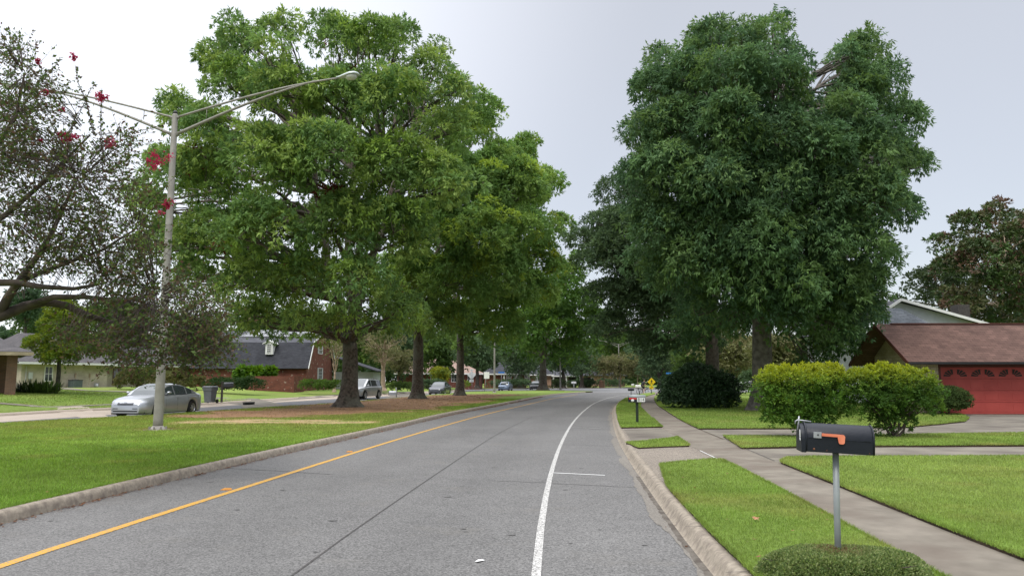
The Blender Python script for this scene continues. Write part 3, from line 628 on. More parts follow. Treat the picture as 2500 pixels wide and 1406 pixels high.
def make_trunk(base, h, r, lean, blobs, C, I, mat, parent, seed, flare=1.7, forks=3, twr=.02, sub_n=6, lt=7):
    r_ = random.Random(seed); mb = MB(); base = Vector(base); top = base+Vector((lean[0], lean[1], h))
    prof = []; n = 22; K = 14
    for i in range(K+1):
        t = (i/K)**1.6; p = base.lerp(top, t)+Vector((math.sin(t*3)*r*.12, 0, 0)); rr = r*(1-.22*t)+r*(flare-1)*math.exp(-t*h/(.32*max(r/.4, .5))); prof.append((p, rr))
    prof.insert(0, (base-Vector((0, 0, .12)), prof[0][1]*1.12))
    vs = []
    for j, (p, rr) in enumerate(prof):
        for k in range(n):
            a = 2*math.pi*k/n; rt = rr*(1+.10*math.sin(5*a+seed)*math.exp(-max(0, p.z-base.z)/(1.2*r+.01))*1.6+.035*math.sin(9*a+j*.3+seed)+r_.uniform(-.02, .02))
            vs.append(p+Vector((math.cos(a)*rt, math.sin(a)*rt, 0)))
    m_ = len(prof); mb.add(vs, [(i*n+k, i*n+(k+1) % n, (i+1)*n+(k+1) % n, (i+1)*n+k) for i in range(m_-1) for k in range(n)]+[tuple((m_-1)*n+k for k in range(n))], True)
    # leaders then one limb to every crown mass, twigs to its clumps
    zt = max(b[2] for b in blobs); heads = []
    cxy = Vector((sum(b[0] for b in blobs)/len(blobs), sum(b[1] for b in blobs)/len(blobs)))
    for f in range(forks):
        a = 2*math.pi*f/forks+r_.uniform(0, .6); hh = h*.15+(zt-top.z)*.62
        tp = top+Vector((math.cos(a)*hh*.22, math.sin(a)*hh*.22, hh)); q = limb(mb, top-Vector((0, 0, r*.4)), tp, r*.62, r*.18, r_, 0, 8, 6, .03); heads.append(q)
    nodes = [p for q in heads for p in q[1:-1]]+[base.lerp(top, .93), top]
    for bi, b in enumerate(blobs):
        c = Vector(b[:3]); cand = [p for p in nodes if p.z < c.z+.3*b[5]] or nodes
        s = min(cand, key=lambda p: (p-c).length+max(0, (p.z-c.z))*1.0+(0 if p.z < c.z else 2)); d = (c-s).length
        q = limb(mb, s, c, min(r*.34, .035+d*.014), min(.03, r*.1), r_, .05, 6, 5, .05)
        ids = [i for i in range(len(C)) if I[i] == bi]; r_.shuffle(ids)
        for i in ids[:sub_n]:
            limb(mb, q[r_.randint(2, 5)], C[i], min(.03+d*.001, r*.10), min(twr*.5, r*.03), r_, .03, 4, 3, .06)
    return mb.build('trunk', mat, parent, fix=False)
OAK = [(0.18,0.285,0.085),(0.145,0.245,0.075),(0.24,0.34,0.09),(0.12,0.215,0.07)]
GUM = [(0.108,0.192,0.075),(0.09,0.166,0.072),(0.135,0.222,0.08),(0.075,0.142,0.066)]
DARK = [(0.072,0.12,0.055),(0.06,0.102,0.05),(0.088,0.14,0.06)]
def tree(name, label, cat, base, h, r, blobs, pal, bark='bark', lean=(0,0), mat='leaf', group=None, seed=1, forks=3, sub_n=6, flare=1.7, **kw):
    e = empty(name, base, 0, label, cat, group)
    B = [(b[0]-base[0], b[1]-base[1], b[2]-base[2], b[3], b[4], b[5]) for b in blobs]
    _, C, I = foliage('crown', B, pal, M[mat], parent=e, **kw)
    make_trunk((0, 0, 0), h, r, lean, B, C, I, M[bark], e, seed, forks=forks, sub_n=sub_n, flare=flare)
    return e
SC = 1.0   # foliage amount
def Gz(px, py, z=MZ): x, y = G(px, py, z); return (x, y, z)
# oaks of the median
b1 = blobs_px([(590,95,62),(680,75,48),(525,150,50),(820,105,78),(900,100,55),(965,120,72),(1055,170,62),(1100,235,62),(560,215,80),(690,235,95),(830,240,88),(960,260,98),(1090,330,72),(440,290,52),(505,330,72),(410,420,68),(375,520,40),(500,450,95),(640,400,105),(800,400,110),(960,420,105),(1070,450,85),(400,590,62),(520,590,92),(660,570,105),(820,560,105),(960,570,95),(480,690,62),(600,700,82),(740,700,92),(870,700,85),(620,775,48),(740,790,55),(850,790,50),(970,760,75),(560,785,50),(660,800,50),(800,805,40),(930,795,50),(340,480,30),(350,620,35),(430,620,60)], 42.1, 8.5, 760, 420, 440, 430, seed=3, sub=1.1)
tree('oak_tree', 'largest green oak on the median, its thick trunk beside the silver SUV', 'tree', Gz(850,993), 3.6, .50, b1, OAK, seed=4, dens=.82, sub=.88, twigs=29, lpt=7, L_=.25, W_=.08, droop=.45, flat=.85, up=.9, accent=[(.12, (.24,.37,.08)),(.008, (.13,.035,.02))], forks=4, sub_n=7, flare=1.85)
b2 = blobs_px([(1150,330,72),(1225,400,62),(1100,440,80),(1180,470,85),(1270,440,62),(1310,480,40),(1060,560,90),(1180,580,95),(1280,560,62),(1020,690,85),(1120,690,85),(1210,680,75),(1000,780,60),(1090,790,60)], 63.1, 7.5, seed=5, sub=1.1)
tree('oak_tree', 'second median oak, lichen-streaked trunk between the two parked-looking cars', 'tree', Gz(1018,973), 6.2, .47, b2, [(0.165,0.28,0.08),(0.135,0.24,0.07),(0.20,0.31,0.08)], seed=8, dens=.85, sub=1.05, twigs=30, lpt=6, up=.9, flat=.62, L_=.30, W_=.11, droop=.4, accent=[(.10, (.24,.34,.06))], sub_n=5)
b3 = blobs_px([(1270,380,42),(1290,350,25),(1335,450,42),(1290,500,55),(1360,555,38),(1310,620,55),(1365,660,35),(1240,640,60),(1300,720,62),(1210,740,60),(1150,790,55),(1230,810,55),(1130,850,35)], 77, 6.0, seed=9, sub=1.2)
tree('oak_tree', 'third median oak with yellow tinged leaves, trunk right of the dark grey sedan', 'tree', Gz(1122,965), 6.0, .42, b3, [(0.175,0.29,0.08),(0.14,0.25,0.07),(0.21,0.32,0.08)], seed=12, dens=.85, sub=1.1, twigs=28, lpt=6, up=.9, flat=.62, L_=.34, W_=.13, droop=.4, accent=[(.08, (.32,.38,.05))], sub_n=4)
b4 = blobs_px([(1385,690,45),(1420,640,30),(1340,740,52),(1425,745,42),(1450,790,40),(1290,800,52),(1360,800,60),(1420,830,48),(1250,850,40),(1310,860,38),(1390,865,40),(1440,860,25)], 123, 8.0, seed=14, sub=1.4)
tree('oak_tree', 'farthest median oak, low spreading dark green crown near the median tip', 'tree', Gz(1325,951.3), 5.5, .62, b4, [(0.075,0.15,0.03),(0.06,0.125,0.028),(0.095,0.175,0.03)], seed=15, dens=1.0, sub=1.5, twigs=15, lpt=5, L_=.5, W_=.22, droop=.3, sub_n=3)
# big trees on the right lawn
ZR = .16
b5 = blobs_px([(1740,95,52),(1700,130,45),(1810,110,50),(1885,85,45),(1912,140,42),(1625,160,45),(1590,220,50),(1680,210,70),(1790,200,80),(1900,210,70),(1945,285,42),(2066,150,46),(2120,140,52),(2170,210,50),(2090,250,70),(2200,300,55),(1570,330,55),(1660,320,80),(1780,330,90),(1900,350,85),(2010,380,70),(2120,370,80),(2205,400,55),(2245,410,24),(1560,430,50),(1640,440,90),(1760,450,95),(1890,470,90),(2010,490,80),(2120,490,80),(2190,520,50),(1610,560,75),(1720,570,90),(1850,580,90),(1980,600,85),(2090,600,70),(2150,640,48),(1650,670,75),(1770,680,85),(1900,690,85),(2020,700,75),(2110,720,40),(1700,770,55),(1930,770,55),(2040,800,60),(2050,845,42),(1990,850,50),(1850,750,55),(1790,790,45),(1910,800,45),(1990,885,42),(1640,830,45),(1560,640,50),(2060,300,70),(2010,340,40),(2100,215,52),(2095,770,55),(2100,700,60),(2075,835,42),(2040,740,60),(1700,830,40)], 37.6, 6.3, 1900, 430, 400, 450, seed=21, sub=.85)
tree('sweetgum_tree', 'huge dark green tree on the right lawn, its trunk behind the yellow green hedge', 'tree', (12.2, 37.6, ZR), 5.6, .52, b5, GUM, 'bark_grey', lean=(.15, 0), seed=22, dens=1.5, sub=.85, twigs=30, lpt=6, up=.9, flat=.9, L_=.24, W_=.075, droop=.6, spread=1.2, accent=[(.08, (.10,.17,.05)),(.06,(.06,.12,.055))], forks=4, sub_n=6)
b6 = blobs_px([(1500,470,50),(1555,470,55),(1460,550,42),(1540,560,70),(1620,560,60),(1440,640,40),(1510,650,65),(1600,660,70),(1470,720,50),(1560,750,70),(1650,760,70),(1500,800,45),(1590,830,55),(1700,820,60),(1800,800,60),(1480,610,50),(1420,590,30),(1540,700,60),(1470,820,40)], 54, 6.5, seed=24, sub=1.1)
tree('water_oak_tree', 'dark leafy tree behind the big right tree, twisted limbs reaching over the sidewalk', 'tree', (14.1, 54, ZR), 6.2, .52, b6, DARK, 'bark_dark', seed=25, dens=1.4, sub=1.1, twigs=32, lpt=6, up=.8, flat=.6, L_=.22, W_=.09, droop=.35, forks=4, sub_n=8)
# magnolia and company behind the garage
b7 = blobs_px([(2440,530,45),(2370,560,50),(2300,600,32),(2330,660,45),(2400,640,60),(2480,600,60),(2500,680,70),(2420,720,60),(2350,740,45),(2550,560,70),(2580,700,80),(2480,780,60),(2390,790,40)], 58, 4.5, seed=31, sub=.8)
tree('magnolia_tree', 'reddish brown and green tree rising over the garage at right edge', 'tree', (37.5, 58, ZR), 6.5, .20, b7, [(0.075,0.11,0.035),(0.10,0.105,0.045),(0.06,0.10,0.035),(0.07,0.125,0.035)], 'bark_pale', mat='leaf_dark', seed=32, dens=.62, sub=.8, twigs=18, lpt=6, L_=.26, W_=.12, droop=.1, accent=[(.14, (.13,.08,.05))], sub_n=6)
b8 = blobs_px([(2245,700,38),(2300,680,40),(2350,700,45),(2290,740,45),(2350,760,40),(2200,750,25)], 85, 5, seed=33, sub=.9)
tree('oak_tree', 'grey green tree behind the white trimmed gable roof', 'tree', (50, 85, ZR), 6, .4, b8, [(0.05,0.075,0.03),(0.04,0.062,0.027)], 'bark_dark', seed=34, dens=.6, sub=1.0, twigs=16, lpt=5, L_=.34, W_=.16, sub_n=2)
# ---- crape myrtle at the left edge, limbs reaching into the picture
def myrtle_near():
    base = (-11.6, 12.4, MZ); e = empty('crape_myrtle', base, 0, 'crape myrtle at the left edge with bare curving limbs and few pink flowers', 'tree')
    r_ = random.Random(5); mb = MB(); B = Vector(base)
    def Pw(px, py, Y): return W(px, py, Y)-B
    main = []
    def path(pts, r0, r1, n=9):
        P = [Pw(*p) for p in pts]; mb.tube(P, list(np.linspace(r0, r1, len(P))), n, cap=False); main.extend(P[len(P)//3:]); return P
    st = (-.15, .1, .9)
    mb.tube([(0,0,-.1),(.05,0,.5),(.15,.05,1.1),Pw(-160,800,12.5)], [.17,.14,.13,.12], 12)
    mb.tube([(-.1,.1,-.1),(-.25,.2,.8),(-.5,.3,2.0),Pw(-230,600,13.5),Pw(-200,300,13.6)], [.12,.10,.09,.08,.05], 10)
    path([(-160,800,12.5),(0,772,13),(60,748,13.1),(110,737,13.2),(160,745,13.3),(215,770,13.4),(280,790,13.6),(350,800,13.8)], .11, .03)
    path([(60,748,13.1),(130,725,13.0),(210,725,12.9),(300,735,12.8),(380,720,12.8)], .06, .02)
    path([(0,765,13),(20,725,12.9),(45,690,12.8),(70,655,12.7),(110,600,12.6),(150,520,12.5),(190,430,12.4)], .085, .02)
    path([(280,790,13.6),(350,800,13.6),(430,825,13.7),(500,850,13.8)], .035, .012)
    path([(300,735,12.8),(390,760,13),(470,790,13.2),(530,830,13.4)], .03, .01)
    path([(-60,690,12.6),(40,690,12.6),(100,700,12.6),(180,705,12.6),(260,690,12.6)], .07, .02)
    path([(45,690,12.8),(90,670,12.9),(170,640,13.0),(250,610,13.1),(330,560,13.2)], .045, .015)
    path([(-100,600,13),(20,520,13),(90,460,13),(150,400,13),(220,330,13)], .06, .015)
    path([(-120,500,12.8),(-20,380,12.8),(40,280,12.8),(60,180,12.8)], .06, .015)
    # fine twigs with leaves strung along them
    PL = []; OL = []; clus = []
    regs = [(40,210,60,90,90),(20,330,70,90,200),(120,380,70,60,110),(60,480,100,90,210),(220,420,85,60,120),(170,560,110,90,230),(300,500,70,60,60),(60,640,90,70,120),(250,640,110,70,200),(360,600,50,60,60),(330,700,110,60,190),(420,740,80,60,190),(470,830,70,48,230),(330,830,90,45,170),(220,800,90,45,90),(525,850,45,32,80),(410,862,90,28,140),(500,780,55,50,120),(350,760,80,50,110),(280,370,50,50,40),(20,130,40,35,40),(110,250,60,60,60)]
    for (x, y, rx, ry, k) in regs:
        for _ in range(int(k*(1.6 if y < 580 else 1.25))):
            a = r_.uniform(0, 6.28); q = math.sqrt(r_.random()); px = x+rx*q*math.cos(a); py = y+ry*q*math.sin(a); Y = 13+r_.uniform(-1.5, 1.5)
            if abs(px-(430-(py-285)*.06)) < 24 and r_.random() < .8: continue
            p = Pw(px, py, Y); s = min(main, key=lambda m_: (m_-p).length)
            d = (p-s); d = d.normalized() if d.length > .01 else Vector((0, 0, 1)); d = (d*.7+Vector((r_.uniform(-1, 1), r_.uniform(-1, 1), r_.uniform(-.3, .9)))*.7).normalized()
            L_ = r_.uniform(.25, .6); pts = [p+d*L_*(t/4)+Vector((0, 0, -.10*(t/4)**2*L_)) for t in range(5)]
            if r_.random() < .38: mb.tube([s.lerp(p, .3), s.lerp(p, .7)+Vector((0,0,.05)), p], [.008, .006, .004], 3, False)
            mb.tube(pts, [.005, .004, .003, .002, .001], 3, False)
            for t in range(1, 5):
                for z in range(2): PL.append(pts[t]+Vector((r_.uniform(-.02, .02),)*3)); OL.append(d+Vector((r_.uniform(-1, 1), r_.uniform(-1, 1), r_.uniform(-1, 1)))*.8)
    for (x0, y0, x1, y1, k) in ((120,420,232,200,14),(232,330,180,160,10),(250,420,246,215,12),(300,430,262,330,9),(60,250,150,140,10),(330,560,405,480,8),(300,330,420,300,0),(150,420,190,250,9),(300,560,430,430,8)):
        for _ in range(max(1, k//5)):
            P = [Pw(x0+(x1-x0)*t/8+r_.uniform(-4, 4), y0+(y1-y0)*t/8, 12.9+r_.uniform(-.1, .1)) for t in range(9)]
            mb.tube(P, list(np.linspace(.009, .002, 9)), 4, False)
            for t in range(1, 9):
                for z in range(6): q = P[t-1].lerp(P[t], r_.random()); PL.append(q); OL.append(Vector((r_.uniform(-1, 1), r_.uniform(-1, 1), r_.uniform(-.6, 1))))
    PL = np.array([tuple(p) for p in PL]); OL = unit(np.array([tuple(p) for p in OL]))
    V, F = leaf_geo(PL, OL, .062, .036, .2, .9, .6); pal = np.array([(0.075,0.12,0.03),(0.095,0.14,0.035),(0.10,0.09,0.04),(0.06,0.10,0.03),(0.11,0.07,0.045)]); c = pal[rng.integers(0, 5, len(PL))]*rng.uniform(.75, 1.25, (len(PL), 1))
    np_mesh('crown', V, F, M['leaf'], np.repeat(c, 4, 0), e)
    mb.build('trunk', M['bark_myrtle'], e, fix=False)
    for (x, y, s) in ((385,386,17),(245,240,12),(270,346,9),(168,340,13),(148,330,10),(178,138,6),(108,228,6),(405,500,12),(98,345,5),(152,268,5),(95,150,6)):
        n = int(s*16); c0 = np.array(tuple(Pw(x, y, 12.6))); sp = rng.normal(size=(6, 3))*s*.0042; P = c0+sp[rng.integers(0, 6, n)]+rng.normal(size=(n, 3))*s*.0018*np.array([1.2, 1, 1.0])
        V, F = leaf_geo(P, unit(rng.normal(size=(n, 3))), .035, .03, 0, 1, .2)
        np_mesh('flower_cluster', V, F, M['leaf'], np.repeat(np.array([(0.42,0.05,0.09)])*rng.uniform(.7, 1.3, (n, 1)), 4, 0), e)
myrtle_near()
# ---- street-side trees of the left
def GLz(px, py, dz=0): x, y = GL(px, py); return (x, y, h1(x, y)+dz)
def at_depth(px, Y): x = (px-1250)/FPX*Y*math.cos(PIT)*1.0; return x
byt = (at_depth(150, 56)*1.008, 56, .97)
b10 = blobs_px([(140,870,45,30),(95,845,35,28),(195,850,45,32),(160,810,45,35),(130,790,30,30),(185,780,40,30),(150,750,35,25),(250,860,30,22)], 56, 2.0, seed=44, sub=.4)
tree('young_tree', 'small bright yellow green tree on the left lawn by the leafy plant', 'tree', byt, 2.2, .16, b10, [(0.13,0.19,0.022),(0.10,0.165,0.022),(0.16,0.21,0.025)], 'bark_grey', seed=45, dens=.75, sub=.5, twigs=18, lpt=6, L_=.15, W_=.07, droop=.2, sub_n=8, forks=2, flare=1.2)
def simple_tree(name, label, cat, px, Y, base_z, ytop, halfw, ybot, pal, seed, trunk=(.3, None), bark='bark_dark', group=None, leafs=.5, dens=.6, sub=1.5, twigs=14, nb=8, depth=None, droop=.3, sub_n=3, forks=3, **k):
    r_ = random.Random(seed); l = []; cy = (ytop+ybot)/2; ry = (ybot-ytop)/2
    for i in range(nb):
        a = 2*math.pi*(i+r_.random()*.6)/nb; q = .55 if i % 3 else .2; l.append((px+math.cos(a)*halfw*q*1.05, cy+math.sin(a)*ry*q*1.1, halfw*r_.uniform(.38, .55), ry*r_.uniform(.36, .52)))
    b = blobs_px(l, Y, depth or halfw/FPX*Y*.7, px, cy, halfw, ry, seed, sub=sub*.7)
    base = Vector((W(px, ybot, Y).x, Y, base_z)); ht = trunk[1] or max(1.0, W(px, ybot, Y).z-base_z+.4)
    return tree(name, label, cat, tuple(base), ht, trunk[0], b, pal, bark, seed=seed, group=group, dens=dens, sub=sub, twigs=twigs, lpt=5, L_=leafs, W_=leafs*.42, droop=droop, sub_n=sub_n, forks=forks, **k)
G_PINE = [(0.055,0.10,0.045),(0.045,0.085,0.04)]; G_MID = [(0.07,0.125,0.03),(0.09,0.145,0.032),(0.055,0.10,0.03)]; G_OLV = [(0.14,0.15,0.06),(0.17,0.165,0.08),(0.12,0.135,0.055)]
TL = [  # label, px, Y, base_z, ytop, halfwidth, ybot, palette, trunk radius
 ('tall thin pine behind the ranch roof at far left', 62, 105, 1, 690, 45, 800, G_PINE, .25),
 ('round green tree behind the ranch roof left of the yellow green tree', 95, 118, 1, 745, 75, 850, G_MID, .3),
 ('small far tree just above the porch roof at left edge', 10, 150, 1, 800, 40, 860, G_PINE, .3),
 ('green tree crown showing behind the middle of the ranch roof', 300, 110, 1, 730, 95, 850, G_MID, .3),
 ('broad tree behind the ranch roof end, left of the solar panels', 470, 118, 1, 770, 90, 880, G_MID, .3),
 ('light green tree behind the solar panel roof, left part', 620, 125, 1, 755, 70, 860, G_MID, .3),
 ('light green tree behind the solar panel roof, right part', 745, 128, 1, 745, 80, 860, G_MID, .3),
 ('dark tree between the barn-roofed house and the pale myrtle', 870, 120, .9, 770, 70, 910, G_MID, .3),
 ('dark evergreen behind the pale-trunked myrtle', 980, 130, .9, 780, 75, 925, DARK, .3),
 ('dark tree behind the dark grey sedan', 1080, 125, .9, 800, 60, 930, G_MID, .3),
 ('dark spreading tree in front of the brown-roofed house', 1165, 118, .5, 830, 50, 905, DARK, .3),
 ('dark tree shading the grey-roofed house behind the blue car', 1270, 150, .3, 830, 60, 925, DARK, .35),
 ('dark tree left of the far double lamp', 1420, 165, .2, 850, 50, 925, DARK, .4),
 ('twin-trunked dark tree in front of the far brick houses', 1375, 152, .2, 845, 45, 915, DARK, .4),
 ('far grey green tree behind the double street lamp', 1500, 190, .2, 790, 60, 900, G_MID, .4),
 ('dark tree behind the yellow crossing sign', 1610, 150, .2, 800, 75, 930, DARK, .4),
 ('dark tree left of the second trunk on the right lawn', 1690, 110, .2, 780, 70, 930, G_MID, .35),
 ('olive green tree behind the big right trunk', 1790, 95, .2, 800, 80, 930, G_OLV, .25),
 ('olive tree with red blossom right of the big trunk', 1905, 80, .2, 815, 55, 930, G_OLV, .2),
 ('dark tree filling the gap above the yellow green hedge', 2030, 70, .2, 790, 75, 920, DARK, .3),
 ('dark green tree behind the garage ridge at right edge', 2600, 75, .2, 650, 130, 860, DARK, .3)]
for i, (lb, px, Y, bz, yt, hw, yb, pal, tr) in enumerate(TL):
    simple_tree('pine_tree' if 'pine' in lb else 'background_tree', lb, 'tree', px, Y, bz, yt, hw, yb, pal, 60+i, (tr, None), leafs=.30+Y*.0016, sub=.9+Y*.005, group='trees behind the houses', accent=[(.05,(.35,.03,.03))] if 'red blossom' in lb else None)
# olive grey crape myrtles at the crossing
for i, (lb, px, Y, yt, hw, yb) in enumerate((('olive crape myrtle left of the far double lamp', 1475, 168, 872, 42, 922), ('feathery pale myrtle right in front of the far double lamp', 1515, 172, 868, 30, 925), ('olive crape myrtle between the far lamp and the cyclist', 1556, 165, 862, 42, 925))):
    simple_tree('crape_myrtle', lb, 'tree', px, Y, .1, yt, hw, yb, G_OLV, 90+i, (.12, None), 'bark_pale', 'myrtles at the crossing', leafs=.4, sub=1.2, dens=.5, sub_n=6, nb=7)
# pale-trunked myrtles by the street
simple_tree('crape_myrtle', 'pale tan trunked crape myrtle between the first two median oaks', 'tree', 935, 88, .55, 800, 62, 900, G_OLV, 97, (.28, 2.2), 'bark_pale', None, leafs=.22, sub=.8, dens=.28, sub_n=20, twigs=9, forks=5)
simple_tree('crape_myrtle', 'leafless-looking myrtle left of the pale-trunked one, by the brick gable', 'tree', 818, 82, .5, 815, 40, 890, G_OLV, 98, (.12, 2.0), 'bark_pale', None, leafs=.16, sub=.7, dens=.10, sub_n=24, twigs=6, forks=5)
simple_tree('crape_myrtle', 'dull green small myrtle behind the silver mailbox', 'tree', 975, 96, .55, 850, 40, 915, G_OLV, 99, (.14, None), 'bark_myrtle', None, leafs=.25, sub=.8, dens=.4, sub_n=10)
simple_tree('yellow_shrub_tree', 'small yellow leaved tree behind the dark grey sedan', 'tree', 1075, 112, .8, 900, 17, 928, [(0.22,0.24,0.03),(0.12,0.17,0.03)], 100, (.08, None), leafs=.3, sub=.8)
# ---- far woods closing the horizon
def woods():
    bl = []; r_ = random.Random(77)
    for i in range(150):
        a = -75+150*i/149; d = r_.uniform(235, 290); x = math.tan(R(a*.52))*d*1.35; s = r_.uniform(7, 10); bl.append((x, d, s*.75, 9, 6, s))
    o_, C, I = foliage('distant_woods', bl, DARK+G_MID[:1], M['leaf'], dens=.5, sub=3.0, twigs=14, lpt=4, L_=1.3, W_=.7)
    tag(o_, 'continuous dark wood closing the horizon behind all houses', 'woods', kind='stuff')
woods()

# ---------------------------------------------------------------- shrubs
def shrub(name, label, base, blobs, pal, cat='shrub', stems=5, sr=.03, bark='bark_myrtle', mat='leaf', group=None, inner=True, **kw):
    e = empty(name, base, 0, label, cat, group); B = [(b[0]-base[0], b[1]-base[1], b[2]-base[2])+tuple(b[3:6]) for b in blobs]
    _, C, I = foliage('foliage', B, kw.pop('pal2', pal), M[mat], parent=e, **kw)
    mb = MB(); r_ = random.Random(len(C))
    for k in range(stems):
        a = 6.28*k/max(1, stems); b = B[k % len(B)]; q = limb(mb, (math.cos(a)*sr*2, math.sin(a)*sr*2, -.05), (b[0]+r_.uniform(-.3, .3)*b[3], b[1], b[2]), sr, sr*.4, r_, 0, 6, 4, .05)
        for i in [i for i in range(len(C)) if I[i] == k % len(B)][:12]: limb(mb, q[3], C[i], sr*.35, .004, r_, 0, 4, 3, .06)
    if stems: mb.build('stems', M[bark], e, fix=False)
    return e
HEDGE = [(0.09,0.18,0.03),(0.07,0.15,0.028),(0.12,0.21,0.03)]
xb, yb = G(1950, 1064, .165); zb = .165
hb = [(-.42,0,1.15,.62,.7,.58),(.42,.1,1.15,.66,.7,.58),(-.35,-.1,.72,.62,.6,.5),(.35,0,.66,.60,.6,.5),(.05,0,1.42,.95,.7,.28),(.72,.1,1.35,.32,.4,.3),(-.78,0,1.2,.30,.45,.4),(.0,0,.36,.45,.4,.34),(-.3,0,.42,.55,.45,.36),(.35,0,.42,.5,.45,.34),(-.75,0,.85,.3,.4,.35),(.8,0,.85,.28,.4,.35),(-.8,0,1.45,.22,.35,.2),(.85,0,1.5,.22,.35,.2)]; xb += .12
shrub('topiary_hedge', 'yellow topped clipped bush just behind the black mailbox, the left of the pair', (xb, yb, zb), [(xb+a, yb+b, zb+c, d, e_, f) for a, b, c, d, e_, f in hb], HEDGE, cat='bush', dens=.62, sub=.26, twigs=17, lpt=7, L_=.08, W_=.03, droop=-.1, tip=((0.33,0.37,0.035), 1.28, 1.85), stems=6, sr=.035, up=.3)
xb, yb = G(2180, 1066, .165)
hb = [(-.66,0,1.2,.46,.6,.5),(-.1,.1,1.2,.7,.7,.5),(.6,.1,1.2,.6,.6,.46),(1.0,.1,1.25,.30,.4,.32),(-.5,0,.8,.55,.5,.4),(.25,0,.78,.6,.5,.4),(.72,0,.78,.4,.45,.3),(0,0,1.45,1.0,.6,.22),(.05,0,.26,.38,.34,.34),(.15,0,.45,.34,.3,.3),(.0,0,.5,.32,.3,.25),(-.78,0,.6,.3,.35,.15)]
shrub('topiary_hedge', 'flared yellow topped clipped bush on a leafy stump, the right of the pair', (xb, yb, zb), [(xb+a, yb+b, zb+c, d, e_, f) for a, b, c, d, e_, f in hb], [(0.075,0.15,0.028),(0.06,0.125,0.026),(0.10,0.18,0.03)], cat='bush', dens=.6, sub=.26, twigs=17, lpt=7, L_=.08, W_=.03, droop=-.1, tip=((0.31,0.36,0.035), 1.30, 1.85), stems=7, sr=.035, up=.3)
xb, yb = G(2316, 1011, .165)
shrub('round_shrub', 'smooth round dark green shrub beside the red garage door', (xb, yb, zb), [(xb, yb, zb+.58, .92, .8, .58),(xb-.2, yb, zb+.5, .8, .8, .5)], [(0.06,0.10,0.03),(0.075,0.11,0.035)], dens=1.3, sub=.16, twigs=16, lpt=5, L_=.06, W_=.03, stems=3)
xb, yb = G(1712, 996, .165); hz = yb
shrub('holly_bush', 'very large dark glossy bush under the trees beside the sidewalk', (xb, yb+1, zb), [(xb-.85,yb+1,1.0,1.05,1.2,.95),(xb,yb+1,1.3,1.5,1.4,1.05),(xb+1.2,yb+1,1.0,1.1,1.2,.9),(xb-.4,yb+.6,.7,1.3,1.2,.7),(xb+.8,yb+.6,.6,1.2,1.2,.6)], [(0.028,0.06,0.024),(0.034,0.072,0.028),(0.045,0.088,0.034)], cat='bush', mat='leaf_dark', dens=.95, sub=.36, twigs=20, lpt=6, L_=.12, W_=.055, stems=4)
x2, y2 = G(1640, 970, .165)
shrub('small_bush', 'small dark bush left of the very large bush, near the crossing sign', (x2, y2, zb), [(x2, y2, .7, .65, .9, .65)], [(0.02,0.045,0.016)], mat='leaf_dark', dens=.9, sub=.4, twigs=16, lpt=5, L_=.16, W_=.08, stems=2)
x2, y2 = G(1800, 1000, .165)
shrub('small_bush', 'little leafy sprout at the foot of the big right trunk', (x2, y2+2, zb), [(x2-.1, y2+2, .55, .35, .35, .4)], [(0.05,0.10,0.022)], dens=.5, sub=.2, twigs=10, lpt=5, L_=.12, W_=.05, stems=3, sr=.01)
for (px, py, hw, hh, lb) in ((1755,962,45,.9,'dark bush behind the very large bush, left of the white car gap'),(1835,965,30,1.2,'dark bush just left of the big right trunk')):
    x2, y2 = G(px, py, .165); shrub('dark_bush', lb, (x2, y2, zb), [(x2, y2, hh, hw/FPX*y2, 1.2, hh)], DARK, cat='bush', dens=.8, sub=.5, twigs=14, lpt=5, L_=.2, W_=.1, stems=2)
# low clipped ground shrub round the foot of the near mailbox
xm, ym = G(2044, 1345, .325)
def groundshrub():
    e = empty('box_shrub', (xm+.0, ym-.08, .165), 0, 'low clipped box shrub around the foot of the near black mailbox', 'shrub')
    B = []
    n = 30000; a = rng.uniform(0, 2*np.pi, n); q = np.sqrt(rng.random(n)); rx, ry = .63, .38
    wob = 1+.06*np.sin(3*a+1)+.04*np.sin(7*a); x = np.cos(a)*q*rx*wob; y = np.sin(a)*q*ry*wob
    H = .165*(1-q**6)+.02*fbm(np.stack([x, y], 1), 9, 2); z = H*np.where(rng.random(n) < .75, 1, rng.random(n))
    P = np.stack([x, y, z], 1); O = unit(np.stack([x/rx*q**3, y/ry*q**3, np.full(n, .6)], 1))
    V, F = leaf_geo(P, O, .021, .012, -.1, 1.0, .5)
    pal = np.array([(0.15,0.22,0.07),(0.11,0.17,0.055),(0.20,0.26,0.08),(0.28,0.33,0.14)]); c = pal[rng.integers(0, 4, n)]*rng.uniform(.7, 1.25, (n, 1))
    br = np.clip(1.2-np.hypot(x+.0, y-.05)/.22, 0, 1)*(rng.random(n) < .55); c = c*(1-br[:, None])+np.array((.20,.13,.07))*br[:, None]
    np_mesh('foliage', V, F, M['leaf'], np.repeat(c, 4, 0), e)
    mb = MB(); r_ = random.Random(3)
    for k in range(60):
        a_ = r_.uniform(0, 6.28); q_ = r_.random(); mb.tube([(math.cos(a_)*.12*q_, math.sin(a_)*.08*q_, -.02), (math.cos(a_)*.4*q_, math.sin(a_)*.22*q_, .09), (math.cos(a_)*.6*q_, math.sin(a_)*.36*q_, .13)], [.006, .004, .002], 4, False)
    mb.build('stems', M['bark_myrtle'], e, fix=False)
groundshrub()
